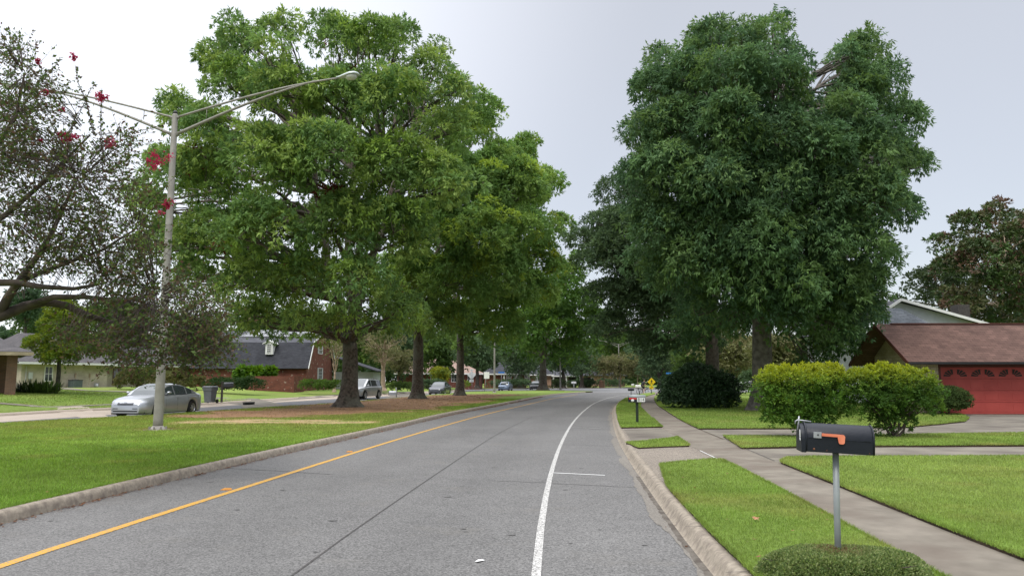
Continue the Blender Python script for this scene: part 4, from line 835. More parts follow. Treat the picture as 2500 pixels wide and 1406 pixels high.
# shrubs of the left gardens
def gshrub(name, lb, px, py_base, Y, hw, hh, pal, n=1, leafs=.16, sub=.4, dens=.8, zb_=None, **kw):
    c = W(px, py_base, Y); z0 = c.z if zb_ is None else zb_; r_ = random.Random(int(px)); bl = []
    for i in range(n):
        ox = (i-(n-1)/2)*2*hw/max(n, 1)*.9; bl.append((c.x+ox/FPX*Y, Y+r_.uniform(-.2, .2), z0+hh/FPX*Y*r_.uniform(.9, 1.05), hw/FPX*Y/max(1, n*.75), hw/FPX*Y/max(1, n*.75), hh/FPX*Y))
    return shrub(name, lb, (c.x, Y, z0), bl, pal, dens=dens, sub=sub, twigs=14, lpt=5, L_=leafs, W_=leafs*.45, stems=2, **kw)
AZ = [(0.11,0.115,0.035),(0.085,0.10,0.03),(0.13,0.125,0.045)]
gshrub('azalea_bush', 'large olive yellow azalea beside the ranch wall corner, above the silver sedan', 338, 948, 68, 42, 22, AZ, 2, zb_=.85)
gshrub('azalea_bush', 'olive brown azalea right of the lamp pole under the ranch windows', 425, 948, 72, 40, 17, AZ, 2, zb_=.85)
gshrub('azalea_bush', 'small olive azalea behind the rear of the silver sedan', 475, 948, 74, 24, 13, AZ, 1, zb_=.85)
gshrub('clipped_hedge', 'dark green clipped hedge behind the grey bin and mailbox', 572, 946, 70, 66, 13, [(0.025,0.055,0.016),(0.035,0.07,0.02)], 3, zb_=.75, leafs=.14)
gshrub('foundation_hedge', 'bright green low hedge under the brick gable windows', 790, 943, 78, 52, 8, [(0.08,0.15,0.025),(0.06,0.11,0.022)], 3, zb_=.8, leafs=.14)
gshrub('banana_plant', 'broad leaved bright plants behind the brick garden wall', 625, 922, 83, 40, 9, [(0.07,0.15,0.02),(0.09,0.18,0.02)], 3, leafs=.5, sub=.5)
gshrub('clipped_hedge', 'round dark hedge right of the pale-trunked myrtle', 980, 952, 95, 30, 8, G_MID, 2, leafs=.16)
gshrub('clipped_hedge', 'dark hedge right behind the silver SUV', 905, 955, 92, 28, 11, DARK, 2, leafs=.16)
gshrub('clipped_hedge', 'dark hedge behind the second median oak trunk', 1050, 950, 100, 34, 10, DARK, 2, leafs=.18)
gshrub('yellow_green_bush', 'small bright bush at the right foot of the third median oak', 1135, 948, 110, 8, 8, [(0.14,0.22,0.03)], 1, leafs=.16)
gshrub('low_shrub', 'dark low shrub row behind the blue sedan', 1245, 944, 140, 45, 6, DARK, 3, leafs=.25, sub=.7)
gshrub('low_shrub', 'grey green shrub left of the pole near the median tip', 1362, 948, 138, 16, 9, [(0.05,0.075,0.03)], 1, leafs=.25, sub=.6)
gshrub('low_shrub', 'flat dark shrub bed behind the white far mailbox', 1420, 941, 168, 30, 4, DARK, 2, leafs=.3, sub=.8)
gshrub('low_shrub', 'dark shrub row below the peach brick houses', 1500, 940, 185, 35, 5, DARK, 3, leafs=.3, sub=.8)
# strap-leaved plant in front of the left porch
def straps():
    c = W(90, 951, 54); e_ = c; n = 420; a = rng.uniform(0, 6.28, n); rr = np.sqrt(rng.random(n))*1.45; bx = np.cos(a)*rr; by = np.sin(a)*rr*.5; L_ = rng.uniform(.7, 1.25, n); w_ = .085
    V = []; F = []; C = []
    for i in range(n):
        d = Vector((math.cos(a[i])+rng.normal()*.5, math.sin(a[i])+rng.normal()*.5, 0)).normalized(); s = d.cross(Vector((0, 0, 1))); el = R(rng.uniform(35, 80)); k = len(V)
        for t, ww in ((0, .3), (.4, 1), (.75, .85), (1.0, .05)):
            p = Vector((bx[i], by[i], 0))+d*L_[i]*t*math.cos(el)+Vector((0, 0, L_[i]*(t*math.sin(el)-.45*t*t*math.cos(el)))); V += [p+s*w_*ww*.5, p-s*w_*ww*.5]
        F += [(k, k+1, k+3, k+2), (k+2, k+3, k+5, k+4), (k+4, k+5, k+7, k+6)]; q = np.array((.05,.09,.02))*rng.uniform(.6, 1.6); C += [q]*8
    o_ = np_mesh('cast_iron_plant', [tuple(v) for v in V], F, M['leaf_dark'], C); o_.location = (c.x, 54, .72); tag(o_, 'clump of long dark strap leaves in front of the brick porch', 'plant')
straps()

# ---------------------------------------------------------------- grass blades
def grass(name, label, polys, z, dfun, hgt, cfun, wid=.006, lim=None, zf=None):
    Vs = []; Cs = []
    for poly in polys:
        xs = [p[0] for p in poly]; ys = [p[1] for p in poly]
        x0, x1, y0, y1 = max(min(xs), -40), min(max(xs), 40), max(min(ys), 4.5), min(max(ys), 62)
        cell = 2.0
        for cx in np.arange(x0, x1, cell):
            for cy in np.arange(y0, y1, cell):
                cxm, cym = cx+cell/2, cy+cell/2
                if abs(cxm) > .72*cym+3: continue
                n = int(dfun(cym)*cell*cell)
                if n < 1: continue
                P = np.stack([rng.uniform(cx, cx+cell, n), rng.uniform(cy, cy+cell, n)], 1); P = P[pip(P, poly)]
                if len(P): Vs.append(P)
    for poly in polys:      # ragged fringe leaning over the edges
        pp = list(poly)+[poly[0]]
        for a, b in zip(pp[:-1], pp[1:]):
            ym = (a[1]+b[1])/2
            if 4.5 < ym < 30 and abs((a[0]+b[0])/2) < .72*ym+3:
                L_ = math.hypot(b[0]-a[0], b[1]-a[1]); k = int(L_*900*min(1, (8/ym)**1.5)); t = rng.random((k, 1)); q = np.array(a[:2])*(1-t)+np.array(b[:2])*t+rng.normal(0, .012, (k, 2)); Vs.append(q)
    P = np.concatenate(Vs)
    keep = rng.random(len(P)) >dirt(P)*.97 if 'median' in name else np.ones(len(P), bool)
    if 'median' in name: keep &= rng.random(len(P)) > sandm(P)*.95
    P = P[keep]; n = len(P); print(name, n)
    sc = np.clip(P[:, 1]/9, .8, 6)
    h = hgt*rng.uniform(.6, 1.3, n)*np.clip(sc**.18, .9, 1.4); w_ = wid*sc*rng.uniform(.7, 1.3, n)
    a = rng.uniform(0, 2*np.pi, n); lean = rng.normal(0, .45, (n, 2))*h[:, None]
    Z = (zf(P) if zf else np.full(n, z))-.005; b = np.stack([P[:, 0], P[:, 1], Z], 1); s = np.stack([np.cos(a)*w_*.5, np.sin(a)*w_*.5, np.zeros(n)], 1)
    t = b+np.stack([lean[:, 0], lean[:, 1], h], 1); V = np.stack([b-s, b+s, t], 1).reshape(-1, 3)
    c = cfun(P)*rng.uniform(.6, 1.6, (n, 1)); hue = rng.normal(0, .012, (n, 1)); c = np.clip(c*np.array([1, 1, 1])+hue*np.array([1.2, .6, .1]), .004, 1)
    o_ = np_mesh(name, V, np.arange(3*n).reshape(-1, 3), M['grass'], np.repeat(c, 3, 0)); tag(o_, label, 'grass', kind='stuff')
dens_fn = lambda y: 5200*min(1.0, (8.5/max(y, 4))**1.75)
GB = lambda P: grasscol(P)*1.18
grass('grass', 'mown bright green lawn grass right of the road', [[(p.x, p.y) for p in q] for q in (L1, L2w, L3, L4, L5)], .165, dens_fn, .038, GB)
grass('grass', 'mown grass under the big trees on the right', [[(p.x, p.y) for p in L6]], .165, lambda y: 2500*min(1, (9/max(y, 4))**1.7), .04, GB)
grass('median_grass', 'green grass of the median, thin and dry near the oaks', [[(p.x, p.y) for p in med_poly]], MZ, lambda y: 4500*min(1.0, (9/max(y, 4))**1.75), .04, lambda P: medcol(P)*np.array([1.12, 1.25, 1.0]))
lp = [V2((p.x-.24, p.y)) for p in clipy(resample(kerbL, 2), 20, 62)]+[V2((-60, 62)), V2((-60, 20))]
grass('grass', 'mown lawn grass in front of the left houses', [[(p.x, p.y) for p in lp]], 0, lambda y: 160*min(1.0, (30/max(y, 4))**1.5), .045, GB, zf=hL)
# litter: dry leaves in the gutters and on the bare earth
def litter():
    P = []
    for l, w_, d in ((med_near, .25, 10), (gutR, .15, 1)):
        for a in resample(l, .5):
            if 5 < a.y < 75:
                k = d*(3.5 if a.y < 22 else 1.6) if l is med_near else 1
                for _ in range(int(k*(.4+1.6*random.Random(int(a.y*7)).random()))): P.append((a.x+abs(random.gauss(0, .06))*(1 if l is med_near else -1)+.01, a.y+random.uniform(-.25, .25), .008))
    P = np.array(P); n2 = 5000; Q = np.stack([rng.uniform(-16, 2, n2), rng.uniform(24, 88, n2)], 1); Q = Q[pip(Q, [(p.x, p.y) for p in med_poly]) & (rng.random(n2) < dirt(Q))]; P = np.concatenate([P, np.column_stack([Q, np.full(len(Q), MZ+.012)])])
    for poly, k in ((L1, 60), (L4, 60), (L3, 40), (L6, 260), (med_poly, 240)):
        xs = [p.x for p in poly]; ys = [p.y for p in poly]; Q = np.stack([rng.uniform(max(min(xs), -20), min(max(xs), 22), k*4), 5+rng.random(k*4)**1.5*35], 1); Q = Q[pip(Q, [(p.x, p.y) for p in poly])][:k]; P = np.concatenate([P, np.column_stack([Q, np.full(len(Q), .205 if poly is not med_poly else .165)])])
    n = len(P); L_ = rng.uniform(.02, .05, n)*np.clip(P[:, 1]/18, 1, 4); a = rng.uniform(0, 6.28, n); d = np.stack([np.cos(a), np.sin(a), rng.uniform(-.1, .35, n)], 1); s = np.stack([-np.sin(a), np.cos(a), rng.uniform(-.2, .3, n)], 1)
    V = np.stack([P, P+d*L_[:, None]*.5+s*L_[:, None]*.3, P+d*L_[:, None], P+d*L_[:, None]*.5-s*L_[:, None]*.3], 1).reshape(-1, 3); V[:, 2] = np.maximum(V[:, 2], .006)
    c = np.array((.17,.085,.045))*rng.uniform(.5, 1.6, (n, 1)); o_ = np_mesh('fallen_leaves', V, np.arange(4*n).reshape(-1, 4), M['grass'], np.repeat(c, 4, 0)); tag(o_, 'dry brown leaves along the kerbs and under the median oaks', 'leaves', kind='stuff')
random.seed(5); litter()

# ---------------------------------------------------------------- street lamps
def lamp_head(parent, p, d, s=1.0):
    d = Vector(d).normalized(); q = d.to_track_quat('X', 'Z').to_matrix().to_4x4(); q.translation = Vector(p)
    prof = [(0,.05,.05,.0),(.12,.07,.06,.0),(.28,.13,.085,.01),(.45,.175,.11,.02),(.60,.165,.10,.02),(.70,.11,.065,.01),(.735,.03,.02,.0)]
    def shell(zs, lo):
        vs = []; n = 14
        for x, wy, hz, dz in prof:
            for k in range(n):
                a = 2*math.pi*k/n; z = math.sin(a)*hz*(1 if math.sin(a) > 0 else lo)+dz; vs.append(q @ Vector((x*s, math.cos(a)*wy*s, z*s)))
        m_ = len(prof); return vs, [(i*n+k, i*n+(k+1) % n, (i+1)*n+(k+1) % n, (i+1)*n+k) for i in range(m_-1) for k in range(n)]+[tuple(range(n)), tuple((m_-1)*n+k for k in range(n))]
    mb = MB(); v, f = shell(1, .25); mb.add(v, f, True); h = mb.build('lamp_head', M['alu'], parent)
    mb = MB(); n = 14; vs = []
    for r, z in ((.15, -.012), (.145, -.06), (.11, -.105), (.05, -.125), (.004, -.13)):
        for k in range(n): a = 2*math.pi*k/n; vs.append(q @ Vector(((.47+math.cos(a)*r*1.25)*s, math.sin(a)*r*s, z*s)))
    mb.add(vs, [(i*n+k, i*n+(k+1) % n, (i+1)*n+(k+1) % n, (i+1)*n+k) for i in range(4) for k in range(n)], True); mb.build('lens', M['lens'], h)
def pole_lamp(base, H, label, arms, group=None, r0=.14, r1=.085, cat='street lamp'):
    e = empty('street_lamp', base, 0, label, cat, group)
    mb = MB(); mb.lathe([(0.0, 0), (r0*1.02, 0), (r0, .3), (r0-(r0-r1)*.5, H*.5), (r1, H-.05), (r1*.8, H), (0.0, H+.02)], 20); mb.build('pole', M['galv'], e)
    mb = MB(); mb.lathe([(r0*1.03, 0.0), (r0*2.1, 0.0), (r0*2.1, .025), (r0*1.55, .03), (r0*1.12, .13), (r0*1.03, .13)], 20)
    for k in range(8): a = k*math.pi/4; mb.box(-.02, .02, -.02, .02, .02, .11, Matrix.Translation((math.cos(a)*r0*1.75, math.sin(a)*r0*1.75, 0)))
    mb.build('base_flange', M['galv'], e)
    mb = MB(); mb.tube([(0,0,H-.02),(0,0,H+.06),(0,0,H+.11)], [r1*.85, r1*.8, r1*.3], 12); mb.build('pole_cap', M['black'], e)
    for (dx, dy, L_, rise) in arms:
        d = Vector((dx, dy, 0)).normalized(); U = Vector((0, 0, 1)); z0 = H-.12
        mb = MB(); up = []; lo = []
        for t in [i/16 for i in range(17)]:
            zz = z0+rise*(math.sin(min(t, 1)*math.pi/2*.98)*.55+t*.45)
            up.append(d*(r1*.6+L_*t)+U*zz)
        for t in [i/12 for i in range(13)]:
            x = L_*.86*t; zz = (z0-.56)+(rise*.99+.50)*(math.sin(t*math.pi/2)*.35+t*.65); lo.append(d*(r1*.6+x)+U*zz)
        mb.tube(up, list(np.linspace(.034, .028, 17)), 10); mb.tube(lo, list(np.linspace(.05, .026, 13)), 10)
        k = 4; mb.tube([up[3], Vector((up[3].x, up[3].y, lo[3].z+.03))], [.012, .012], 6)
        for zc in (z0, z0-.56): mb.tube([U*zc-d*.02, U*zc+d*(r1+.05)], [.045, .05], 10)
        mb.build('arm', M['galv'], e); lamp_head(e, up[-1]-d*.08, up[-1]-up[-3])
    return e
lx, ly = G(385, 1049, MZ)
RA = .70
pole_lamp((lx, ly, MZ-.01), 9.85, 'tall galvanised street lamp with two long arms, nearest one on the median grass', [(.998, -.07, 5.2, 1.15), (-.998, .07, 5.2, 1.15)])
mb = MB(); mb.lathe([(0,0),(.42,0),(.42,.02),(0,.021)], 24); o = mb.build('lamp_footing', M['kerb']); o.location = (lx, ly, MZ-.008); tag(o, 'round concrete footing under the nearest street lamp', 'footing')
lx, ly = G(1207, 958, MZ); pole_lamp((lx, ly, MZ-.01), 7.6, 'grey street lamp pole left of the blue sedan, arms lost in leaves', [(-.9, .3, 3.0, .6), (.9, -.3, 3.0, .6)])
lx, ly = G(1368, 951, MZ); pole_lamp((lx, ly, MZ-.01), 9.8, 'street lamp pole right of the farthest median oak', [(-.9, .1, 4, .9), (.9, .1, 4, .9)])
q = W(1512, 941.5, 172); pole_lamp((q.x, 172, .1), 9.7, 'far double armed street lamp standing among olive myrtles', [(-.95, .3, 4.4, 1.0), (.95, -.3, 4.4, 1.0)])

# ---------------------------------------------------------------- mailboxes
def text_part(s, size, mat, parent, loc, rot, name='number', ext=.0015):
    cu = bpy.data.curves.new('txt', 'FONT'); cu.body = s; cu.size = size; cu.extrude = ext; cu.align_x = 'CENTER'; cu.align_y = 'CENTER'
    ob = bpy.data.objects.new('txt', cu); col.objects.link(ob); dg = bpy.context.evaluated_depsgraph_get()
    me = bpy.data.meshes.new_from_object(ob.evaluated_get(dg)); bpy.data.objects.remove(ob); me.materials.clear(); me.materials.append(mat); me.name = name
    o_ = bpy.data.objects.new(name, me); col.objects.link(o_); o_.parent = parent; o_.location = loc; o_.rotation_euler = rot; return o_
def box_shell(L_, W_, H, zs=.0, n=12):   # domed mailbox body along local x, closed at both ends
    r = W_/2; hz = H-r; pr_ = [(-r, 0), (-r, hz)]+[(-r*math.cos(math.pi*k/n), hz+r*math.sin(math.pi*k/n)) for k in range(1, n)]+[(r, hz), (r, 0)]
    return pr_
def domed(parent, L_, W_, H, mat, name='body', M4=None, x0=0.0, grow=1.0, inset=False, bevel=.004):
    P = [(y*grow, (z-0.0)*1.0+(grow-1)*W_*.3*(1 if z > 0 else 0)) for y, z in box_shell(L_, W_, H)]; n = len(P)
    vs = [(x0, y, z) for y, z in P]+[(x0+L_, y, z) for y, z in P]
    if M4 is not None: vs = [M4 @ Vector(v) for v in vs]
    mb = MB(); mb.add(vs, [(i, (i+1) % n, n+(i+1) % n, n+i) for i in range(n)]+[tuple(range(n-1, -1, -1)), tuple(range(n, 2*n))]); o_ = mb.build(name, mat, parent)
    for p in o_.data.polygons[1:n-2]: p.use_smooth = True
    if bevel: b = o_.modifiers.new('b', 'BEVEL'); b.width = bevel; b.segments = 2; b.limit_method = 'ANGLE'; b.angle_limit = R(50)
    return o_
# near black mailbox: its side faces the camera, door to the left, tipped a little
def near_mailbox():
    e = empty('mailbox', (xm, ym, .165), R(-11), 'black domed mailbox with orange flag on a grey post above the clipped shrub', 'mailbox')
    H = W(2044, 1103, ym).z-.165
    mb = MB(); mb.tube([(0,0,-.1),(.012,0,H*.5),(.024,0,H+.01)], .0235, 16); mb.build('post', M['post_grey'], e)
    T = Matrix.Translation((.024, 0, H)) @ Matrix.Rotation(R(2.6), 4, 'Y')
    L_, Wd, Hh = .485, .225, .212
    x0 = -.236
    domed(e, L_, Wd, Hh, M['black_metal'], 'body', T, x0)
    d_ = domed(e, .035, Wd, Hh-.004, M['black_metal'], 'door', T @ Matrix.Rotation(R(-1.5), 4, 'Y'), x0-.030, 1.035)
    def loop(x, ww=.007, mt='black_metal'):
        P = [T @ Vector((x, y*1.012, z+.002)) for y, z in box_shell(L_, Wd, Hh)]; mb = MB(); mb.tube(P, ww, 6); return mb.build('rim', M[mt], e)
    loop(x0+.004); loop(x0+L_-.003)
    # seams on the side that faces the street
    s = -Wd/2
    mb = MB(); mb.tube([T @ Vector((x0+.02, s-.001, Hh-Wd/2+.005)), T @ Vector((x0+L_-.02, s-.001, Hh-Wd/2-.004))], .0018, 4); mb.build('seam', M['black_metal'], e)
    mb = MB(); mb.box(x0+.055, x0+.112, s-.006, s-.0005, .105, .15, T); mb.build('flag_plate', M['zinc'], e, .001)
    mb = MB(); mb.tube([T @ Vector((x0+.086, s-.012, .13)), T @ Vector((x0+.086, s-.004, .13))], .006, 10); mb.build('flag_pin', M['black'], e)
    mb = MB(); pf = [(x0+.112,.143),(x0+.262,.140),(x0+.272,.135),(x0+.278,.125),(x0+.274,.078),(x0+.265,.070),(x0+.240,.070),(x0+.232,.078),(x0+.224,.120),(x0+.112,.122)]
    Q = T @ Matrix.Translation((0, s-.013, 0)) @ Matrix.Rotation(R(90), 4, 'X'); mb.prism(pf, -.003, .003, Q); mb.build('flag', M['flag'], e, .001)
    # hasp on the door
    mb = MB(); xq = x0-.028
    mb.tube([T @ Vector(v) for v in ((xq+.085, -.01, Hh+.008), (xq+.02, -.012, Hh+.014), (xq-.015, -.012, Hh+.016), (xq-.03, -.012, Hh+.006), (xq-.03, -.012, Hh-.015))], .0055, 8)
    mb.tube([T @ Vector(v) for v in ((xq-.004, -.012, Hh+.045), (xq-.006, -.012, Hh+.01), (xq-.016, -.03, Hh-.06))], .006, 8); mb.build('latch', M['zinc'], e)
    for (z0, z1) in ((.112, .168), (.088, .108)):
        mb = MB(); mb.box(xq-.0090, xq-.0075, -.115, -.08, z0, z1, T @ Matrix.Rotation(R(-1.5), 4, 'Y')); mb.build('sticker', M['white_paint'], e)
    for (x, z, r_) in ((x0+.06, .022, .008), (x0+.15, .016, .004), (x0+.45, .012, .004)):
        mb = MB(); mb.lathe([(0,.002),(r_,.001),(r_*.9,0)], 12, T @ Matrix.Translation((x, s, z)) @ Matrix.Rotation(R(90), 4, 'X')); mb.build('rivet', M['rust'], e)
near_mailbox()
def small_mailbox(name, label, px, pyb, zb_, top_px, mat, length, wid, hgt, rz, post='dark_green', post_r=.045, sq=True, Yd=None, lean=0.0, roof=None):
    if Yd: c = W(px, pyb, Yd); x, y = c.x, Yd; zb_ = c.z
    else: x, y = G(px, pyb, zb_)
    H = W(px, top_px, y).z-zb_-hgt
    e = empty(name, (x, y, zb_-.02), rz, label, 'mailbox')
    mb = MB()
    if sq: mb.box(-post_r, post_r, -post_r, post_r, -.1, H)
    else: mb.tube([(0,0,-.1),(lean,0,H)], post_r, 8)
    mb.build('post', M[post], e); T = Matrix.Translation((lean, 0, H)); domed(e, length, wid, hgt, M[mat], 'body', T, -length/2, bevel=.006)
    domed(e, .02, wid, hgt-.005, M[mat], 'door', T, -length/2-.018, 1.03, bevel=0)
    return e, T, H
e, T, H = small_mailbox('mailbox', 'black mailbox reading 814 with red and white decal, on the verge by the sidewalk', 1556, 1031, .165, 963, 'black_metal', .56, .24, .24, R(-6))
mb = MB(); mb.box(.0, .27, -.125, -.1215, .015, .155, T); mb.build('number_plate', M['white_paint'], e)
text_part('814', .155, M['black'], e, (.135, -.128, H+.085), (R(90), 0, 0))
mb = MB(); mb.box(-.27, -.02, -.124, -.1212, .10, .155, T); mb.build('decal', M['red'], e); 
mb = MB(); mb.lathe([(0,.003),(.052,.003),(.052,0)], 16, T @ Matrix.Translation((-.155, -.121, .065)) @ Matrix.Rotation(R(90), 4, 'X')); mb.build('decal', M['white_paint'], e)
mb = MB(); mb.box(-.29, .30, -.128, .128, .165, .172, T); 
mb = MB(); P = [T @ Vector((0, 0, 0))]
domed(e, .58, .255, .25, M['post_grey'], 'roof_cover', T @ Matrix.Translation((0, 0, .004)) @ Matrix.Translation((0,0,.16)) @ Matrix.Diagonal((1,1,.36,1)), -.29, bevel=0)
small_mailbox('mailbox', 'white domed mailbox on a leaning thin post beyond the 814 mailbox', 1563, 964.5, .165, 939, 'white_paint', .52, .22, .24, R(-8), 'black', .04, False, lean=-.18)
small_mailbox('mailbox', 'dark mailbox on a thin post left of the white one, by the kerb bend', 1541, 966, .165, 947, 'black_metal', .56, .24, .24, R(-4), 'black', .03, False)
small_mailbox('mailbox', 'tiny white mailbox across the crossing, right above the dark one', 1545, 943, .1, 936.5, 'white_paint', .5, .25, .3, 0, 'post_grey', .06, False, Yd=150)
small_mailbox('mailbox', 'white mailbox on a thick post in front of the far dark shrub bed', 1401, 944, .1, 931, 'white_paint', 1.0, .35, .42, .4, 'sign_back', .12, False, Yd=160)
# dark timber mailbox beside the bin, silver one by the pale myrtle
bx = W(541, 977.5, 53); e = empty('mailbox', (bx.x, 53, bx.z-.02), R(20), 'dark mailbox on a timber post with cross arm, right of the grey bin', 'mailbox')
mb = MB(); mb.box(-.075, .075, -.075, .075, -.1, 1.32); mb.build('post', M['wood_dark'], e); mb = MB(); mb.box(-.2, .75, -.05, .05, .86, .96); mb.build('cross_arm', M['wood_dark'], e)
domed(e, .62, .28, .30, M['grille'], 'body', Matrix.Translation((.1, 0, .96)), 0)
bx = W(964, 968, 74); e = empty('mailbox', (bx.x, 74, bx.z-.02), R(-4), 'grey metal mailbox on a leaning pipe right of the pale-trunked myrtle', 'mailbox')
mb = MB(); mb.tube([(.15,0,-.4),(.13,0,.3),(.10,0,.9)], .05, 8); mb.build('post', M['post_grey'], e); domed(e, .72, .34, .42, M['zinc'], 'body', Matrix.Translation((-.55, 0, .15)), 0); domed(e, .03, .34, .42, M['black'], 'door', Matrix.Translation((-.585, 0, .15)), 0, 1.02, bevel=0)

# ---------------------------------------------------------------- wheeled bin
def bin_():
    c = W(512, 983, 50.5); e = empty('wheelie_bin', (c.x, 50.5, c.z-.02), R(-12), 'dark grey wheeled rubbish bin at the kerb beside the timber mailbox post', 'bin'); mb = MB()
    def ring(w_, d_, z, y=0): return [(-w_, -d_+y, z), (w_, -d_+y, z), (w_, d_+y, z), (-w_, d_+y, z)]
    v = ring(.24, .25, .05)+ring(.30, .33, .80)+ring(.335, .37, .82)+ring(.34, .38, 1.02); mb.add(v, [(0,3,2,1)]+[(4*i+k, 4*i+(k+1) % 4, 4*i+4+(k+1) % 4, 4*i+4+k) for i in range(3) for k in range(4)]+[(12,13,14,15)]); mb.build('body', M['bin'], e, .02)
    mb = MB(); v = ring(.36, .41, 1.022)+ring(.36, .41, 1.06)+ring(.28, .32, 1.11); mb.add(v, [(0,3,2,1)]+[(4*i+k, 4*i+(k+1) % 4, 4*i+4+(k+1) % 4, 4*i+4+k) for i in range(2) for k in range(4)]+[(8,9,10,11)]); mb.build('lid', M['bin'], e, .015)
    for s in (-1, 1):
        mb = MB(); mb.tube([(-.36, .12*s+.1, .13), (-.30, .12*s+.1, .13)] if False else [(s*.30, .30, .13), (s*.37, .30, .13)], .13, 16); mb.build('wheel', M['rubber'], e)
    mb = MB(); mb.tube([(-.3, .42, 1.0), (.3, .42, 1.0)], .018, 8); mb.build('handle', M['bin'], e)
bin_()

# ---------------------------------------------------------------- cars
def car(name, label, cat, loc, rz, paint, L_=4.83, Wd=1.82, H=1.45, kind='sedan', plate=True, lights_on=False, tone='alloy', emblem=False, group=None):
    e = empty(name, loc, rz, label, cat, group); P = carpaint('paint_'+name, paint) if isinstance(paint, tuple) else paint
    hx = L_/2; wb = L_*.575; xf = hx-L_*.205; xr = xf-wb; R0 = .335 if kind == 'sedan' else .375; hw = Wd/2
    if kind == 'sedan':
        top = [(-hx,.80),(-hx+.08,.99),(-hx+.5,1.04),(-hx+.9,1.05),(-.9,1.0),(.6,.99),(hx-1.35,.97),(hx-.9,.925),(hx-.5,.865),(hx-.22,.79),(hx-.07,.715),(hx,.60)]
        roof = [(-hx+.62,1.03),(-hx+1.15,1.27),(-hx+1.6,1.39),(-.35,H),(.2,H-.01),(.55,1.36),(.95,1.17),(hx-1.28,.965)]
    else:
        top = [(-hx,.9),(-hx+.05,1.12),(-hx+.3,1.15),(-.9,1.15),(.6,1.14),(hx-1.2,1.10),(hx-.8,1.06),(hx-.4,1.0),(hx-.15,.93),(hx-.05,.86),(hx,.72)]
        roof = [(-hx+.12,1.15),(-hx+.45,1.55),(-hx+.75,H-.04),(-.4,H),(.35,H-.02),(.62,1.56),(.92,1.36),(hx-1.12,1.09)]
    clr = .19 if kind == 'sedan' else .26
    xs = sorted(set([round(v, 3) for v in list(np.linspace(-hx, hx, 61))+[xf-R0-.05, xf+R0+.05, xr-R0-.05, xr+R0+.05, hx-.01, hx-.04, -hx+.02, -hx+.06]]))
    tx = [p[0] for p in top]; tz = [p[1] for p in top]
    def plan(x):
        s = 1-max(0, (abs(x)-(hx-.75))/.75)**2.4*(.30 if x > 0 else .22); return s
    rows = 9; V = []
    for x in xs:
        w_ = hw*plan(x); zt = float(np.interp(x, tx, tz)); zb_ = clr+max(0, (abs(x)-(hx-.5))/.5)*.04
        ar = 0
        for xc in (xf, xr):
            dx = abs(x-xc); 
            if dx < R0+.055: ar = max(ar, R0+math.sqrt(max(0, (R0+.055)**2-dx*dx))*1.0)
        zb2 = max(zb_, ar); zs = zt-.10*(1 if zt > .7 else .6)
        z1 = zb2+.02; pts = [(w_*.93, zb2)]
        for t, ww in ((.0, .965), (.35, 1.0), (.65, .995), (1.0, .965)):
            pts.append((w_*ww, max(z1, zb2)+(zs-max(z1, zb2))*t))
        pts += [(w_*.88, zt-.035), (w_*.72, zt-.005), (w_*.38, zt+.012), (0, zt+.016)]
        V.append([(x, a, b) for a, b in pts])
    vs = []; fs = []; n = rows
    for s in (1, -1):
        b = len(vs)
        for st in V: vs += [(x, y*s, z) for x, y, z in st]
        for i in range(len(V)-1):
            for j in range(n-1):
                q = (b+i*n+j, b+(i+1)*n+j, b+(i+1)*n+j+1, b+i*n+j+1); fs.append(q if s < 0 else q[::-1])
    k = len(V)*n
    for i in (0, len(V)-1): fs.append(tuple([i*n+j for j in range(n)]+[k+i*n+j for j in range(n-1, -1, -1)]))
    mb = MB(); mb.add(vs, fs, True)
    body = mb.build('body', P, e, fix=True)
    import bmesh
    bm = bmesh.new(); bm.from_mesh(body.data); bmesh.ops.remove_doubles(bm, verts=bm.verts, dist=.0005); bmesh.ops.recalc_face_normals(bm, faces=bm.faces); bm.to_mesh(body.data); bm.free()
    es = body.modifiers.new('e', 'EDGE_SPLIT'); es.split_angle = R(42)
    # underside and wheel wells
    mb = MB(); mb.box(-hx+.2, hx-.2, -hw*.84, hw*.84, clr-.02, .62); mb.build('underbody', M['black'], e)
    # greenhouse
    rx = [p[0] for p in roof]; rz_ = [p[1] for p in roof]; x0, x1 = rx[0], rx[-1]
    gx = sorted(set([round(v, 3) for v in list(np.linspace(x0, x1, 37))+rx])); side = {'paint': MB(), 'glass': MB()}; A = []
    for x in gx:
        zt = float(np.interp(x, tx, tz)); zr_ = float(np.interp(x, rx, rz_)); k = max(0, (zr_-zt)/(H-1.0)); wbse = hw*.885*plan(x); wt = wbse*(1-.235*min(1, k))
        zb_ = min(zt-.02, zr_); A.append([(x, wbse, zb_), (x, wt+(wbse-wt)*.12, zb_+(zr_-zb_)*.84), (x, wt, zr_-(.03 if k > .1 else 0)), (x, wt*.8, zr_+.004), (x, wt*.4, zr_+.022*min(1, k*2)), (x, 0, zr_+.028*min(1, k*2))])
    roof_end = rx[4]+.02; roof_start = rx[2]-.02
    pill = [(.02, .10), (-.98, -.90)] if kind == 'sedan' else [(-.02, .08), (-1.22, -1.12)]
    fw, rw = (x1-.40, x0+.42) if kind == 'sedan' else (x1-.28, x0+.16)
    panes = {'side_window': MB(), 'windscreen': MB(), 'rear_window': MB()}; rf = MB()
